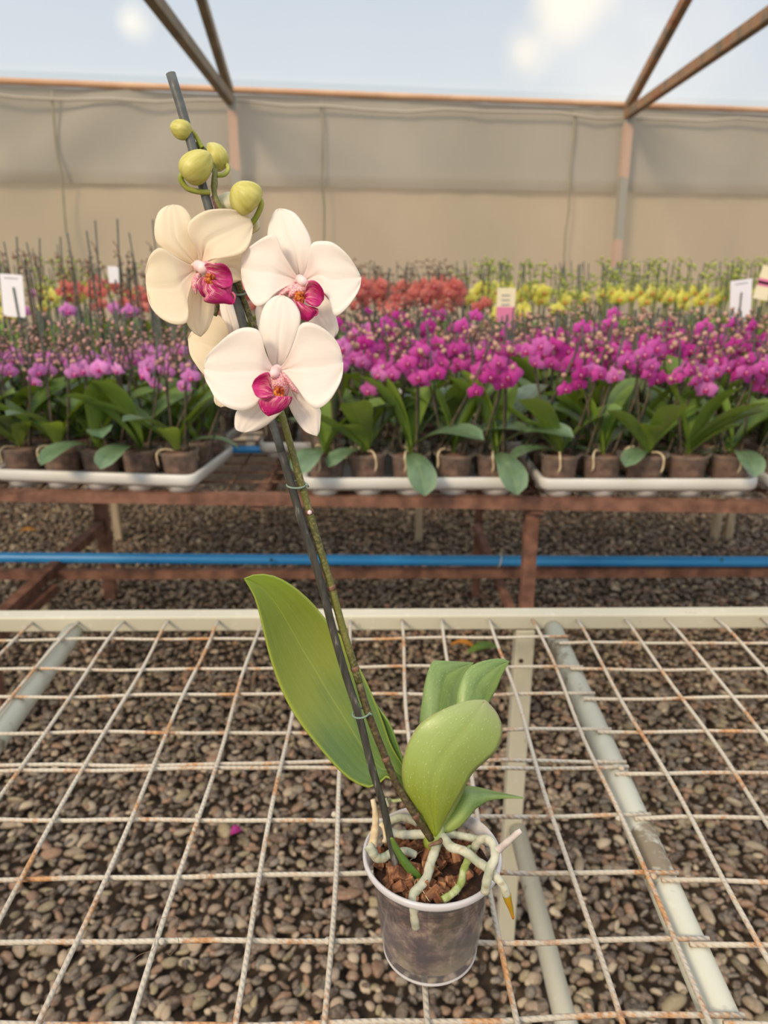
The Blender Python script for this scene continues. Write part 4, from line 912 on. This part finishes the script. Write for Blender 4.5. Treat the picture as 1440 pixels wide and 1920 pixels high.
Cf = [
 ('sepal', [(850, 1045), (825, 970), (795, 880), (772, 800), (785, 710), (815, 650), (865, 613), (910, 609)], [(895, 1045), (935, 970), (975, 880), (1005, 800), (1012, 730), (995, 680), (960, 635), (910, 609)], .008, .003, .004, m_petal, 1),
 ('sepal', [(850, 1110), (770, 1160), (690, 1230), (640, 1285), (627, 1340), (633, 1392), (678, 1410)], [(900, 1120), (930, 1200), (925, 1260), (880, 1312), (810, 1370), (740, 1403), (678, 1410)], .008, .003, .004, m_petal, 2),
 ('sepal', [(890, 1090), (925, 1170), (948, 1260), (990, 1340), (1040, 1405), (1108, 1432)], [(930, 1080), (1000, 1160), (1075, 1230), (1128, 1275), (1130, 1340), (1122, 1405), (1108, 1432)], .008, .003, .004, m_petal, 3),
 ('petal', [(860, 1035), (835, 1005), (805, 930), (790, 860), (770, 815), (720, 795), (660, 800), (600, 830), (530, 890), (465, 960), (448, 1040)], [(860, 1060), (830, 1120), (790, 1190), (755, 1245), (710, 1275), (650, 1282), (580, 1262), (520, 1220), (480, 1150), (455, 1100), (448, 1040)], 0, .006, -.006, m_petal, 4),
 ('petal', [(890, 1035), (920, 1000), (955, 930), (985, 850), (1010, 780), (1060, 765), (1130, 790), (1195, 840), (1240, 910), (1260, 1000)], [(890, 1060), (940, 1090), (1000, 1160), (1035, 1215), (1085, 1264), (1130, 1266), (1190, 1215), (1240, 1130), (1258, 1070), (1260, 1000)], 0, .006, -.006, m_petal, 5),
 ('throat', [(850, 1060), (835, 1090), (840, 1140), (860, 1180)], [(895, 1060), (930, 1095), (945, 1150), (925, 1200), (860, 1180)], -.004, .002, .004, m_lipin, 0),
 ('lip_lobe', [(840, 1150), (835, 1100), (825, 1062), (785, 1070), (745, 1100), (730, 1140)], [(845, 1180), (850, 1198), (800, 1212), (755, 1198), (738, 1170), (730, 1140)], -.010, .005, -.006, m_lip, 0),
 ('lip_lobe', [(915, 1060), (945, 1100), (985, 1150), (1000, 1180)], [(905, 1070), (940, 1120), (960, 1160), (1000, 1180)], -.004, .003, .004, m_lipin, 0),
 ('lip_midlobe', [(850, 1195), (810, 1215), (768, 1222), (775, 1260), (795, 1290), (824, 1314)], [(905, 1195), (935, 1210), (963, 1202), (948, 1245), (900, 1285), (865, 1300), (824, 1314)], -.014, .003, .004, m_lip, 0),
]
Df = [
 ('petal', [(600, 900), (585, 800), (548, 735), (500, 717), (440, 750), (385, 805), (353, 860)], [(600, 940), (560, 1010), (490, 1060), (450, 1075), (400, 1015), (365, 950), (353, 860)], 0, .005, -.004, m_petal2, 1),
 ('sepal', [(600, 900), (575, 800), (555, 740), (540, 680), (545, 640), (575, 610)], [(625, 900), (650, 800), (640, 740), (615, 660), (575, 610)], .005, .003, .004, m_petal, 2),
 ('sepal', [(570, 1000), (520, 1100), (505, 1190), (512, 1240), (545, 1262)], [(620, 1000), (640, 1100), (625, 1200), (590, 1250), (545, 1262)], .005, .003, .004, m_petal2, 3),
 ('petal', [(610, 890), (650, 840), (720, 810), (780, 850)], [(610, 940), (650, 1020), (720, 1030), (780, 850)], 0, .005, -.004, m_petal, 4),
]
m_zf = ZF
def extras(fo, tilt, col, cal, tend, rr=.0045):
    def q(x, y, d): px, py = ZF[1]+x/ZF[0], ZF[2]+y/ZF[0]; return W(px, py, tilt(px, py)+d)
    b = MB(PO); b.tube(cr([q(*col[0], .004), q(*col[1], -.004), q(*col[2], -.009)], 12), [rr*.8]+[rr*1.05]*9+[rr*.8, rr*.3], 14); b.obj('column', m_column, fo)
    r = random.Random(3)
    b = MB(PO)
    for k in range(16):
        x, y = cal[0]+r.uniform(-26, 26), cal[1]+r.uniform(-22, 22); c = q(x, y, -.013+r.uniform(-.002, .001))
        b.lathe([(0, -.002), (.0014, -.0012), (.0018, 0), (.0012, .0015), (0, .0022)], c, 8, Matrix.Rotation(r.uniform(-1, 1), 3, 'X'))
    b.obj('callus', m_callus, fo)
    for t in tend:
        b = MB(PO); b.tube(cr([q(x, y, -.013-.001*i) for i, (x, y) in enumerate(t)], 16), [.0009-.00004*i for i in range(16)], 6); b.obj('tendril', m_lip, fo)
fo, tl = flower('upper left white flower with painted warm sun glow, turned to the right', A, 400, 447, .525, .32, .05, m_petal2)
extras(fo, tl, [(405, 430), (435, 445), (455, 462)], (478, 515), [[(612, 590), (628, 610), (622, 648), (610, 655)]], .0037)
fo, tl = flower('right white flower facing the camera', Bf, 1008, 520, .535, -.08, .1, m_petal)
extras(fo, tl, [(1005, 510), (1020, 520), (1040, 540)], (1002, 618), [[(1090, 682), (1112, 695), (1108, 720), (1092, 728)], [(1030, 668), (1060, 672), (1100, 680)]], .0031)
fo, tl = flower('lowest white flower facing the camera', Cf, 875, 1048, .512, -.05, .12, m_petal)
extras(fo, tl, [(865, 1045), (860, 1062), (852, 1080)], (882, 1175), [[(800, 1262), (788, 1268), (800, 1290), (822, 1290)], [(925, 1205), (950, 1206), (962, 1203)]], .0031)
fo, tl = flower('cream flower mostly hidden behind the lowest one, facing away', Df, 605, 925, .588, .1, 0, m_petal)
# pedicels
def ped(pts, r=(.0014, .0017), m=None): return ptube('pedicel', pts, r, m or m_pedicel, orc, 24, 8)
ped([(436, 470, .548), (420, 490, .545), (395, 500, .537), (375, 500, .531)], .0019)
ped([(470, 602, .572), (500, 575, .565), (540, 540, .552), (565, 526, .541)], .0019)
ped([(508, 712, .562), (515, 718, .545), (521, 700, .530), (521, 695, .518)], .0019)
ped([(490, 655, .575), (455, 662, .585), (433, 656, .594)], .0019)
ped([(403, 592, .562), (408, 575, .560), (406, 560, .556), (412, 545, .553)], .0016, m_spike)
# buds
def bud(cx, cy, t, a, ax_px, ay_px, mat=None, parent=None, tz=0, lab=None):
    # egg whose long axis points along (ax,ay) in view, tip depth offset tz
    c = W(cx, cy, t); e_ = W(cx+ax_px, cy+ay_px, t+tz); T = (e_-c); Lh = T.length; T.normalize(); R = T.to_track_quat('Z', 'Y').to_matrix(); b = MB(PO)
    V = []; U = []; ns, nk = 18, 36
    for i in range(ns):
        s = i/(ns-1); th = PI*s; z = -math.cos(th)*Lh; r0 = math.sin(th)**(.8 if s < .5 else 1.0)*a*(1+.22*math.cos(th))
        for k in range(nk):
            ph = 2*PI*k/nk; g = 1-.11*math.exp(-((math.sin(1.5*ph+1.1*s))/.10)**2)*math.sin(th)+.03*math.cos(6*ph+2*s)*math.sin(th)
            V.append(c+R @ Vector((r0*g*math.cos(ph), r0*g*math.sin(ph), z))); U.append((s, k/nk))
    b.add(V, [(i*nk+k, i*nk+(k+1) % nk, (i+1)*nk+(k+1) % nk, (i+1)*nk+k) for i in range(ns-1) for k in range(nk)], U)
    o = b.obj('bud', mat or m_bud, orc)
    if lab: o['label'] = lab
    return o
bud(338, 242, .535, .0066, -17, -6, tz=.002, lab='smallest topmost bud')
ped([(353, 241, .535), (364, 250, .538), (371, 262, .541), (379, 277, .543)])
bud(370, 311, .530, .0105, 25, -23, tz=0, lab='large yellow-green bud left of the spike')
ped([(345, 322, .532), (339, 335, .533), (350, 352, .536), (370, 359, .539), (394, 361, .542)], .0019)
bud(403, 292, .552, .0086, -12, -21, tz=.002, lab='bud half hidden behind the large one')
ped([(418, 300, .552), (428, 315, .550), (421, 327, .547), (406, 329, .544)])
bud(458, 368, .530, .0120, -20, -20, tz=-.006, lab='large yellow-green bud right of the spike')
ped([(479, 366, .532), (490, 380, .534), (484, 400, .537), (472, 418, .540), (455, 430, .546)], .0019)
bud(425, 384, .556, .0090, -21, -4, m_bud2, lab='pale opening bud behind')
ped([(401, 360, .543), (404, 340, .543), (398, 310, .545), (385, 285, .545), (379, 276, .544)], .0017, m_spike)
ped([(478, 410, .545), (482, 425, .546), (474, 432, .548), (455, 440, .549)], .0022, m_bud2)
ped([(372, 268, .545), (368, 273, .545), (374, 277, .545)], .0016, m_spike)
ptube('inner_petal', [(400, 368, .552), (404, 380, .552), (408, 392, .552)], .0022, m_lipin, orc, 10)
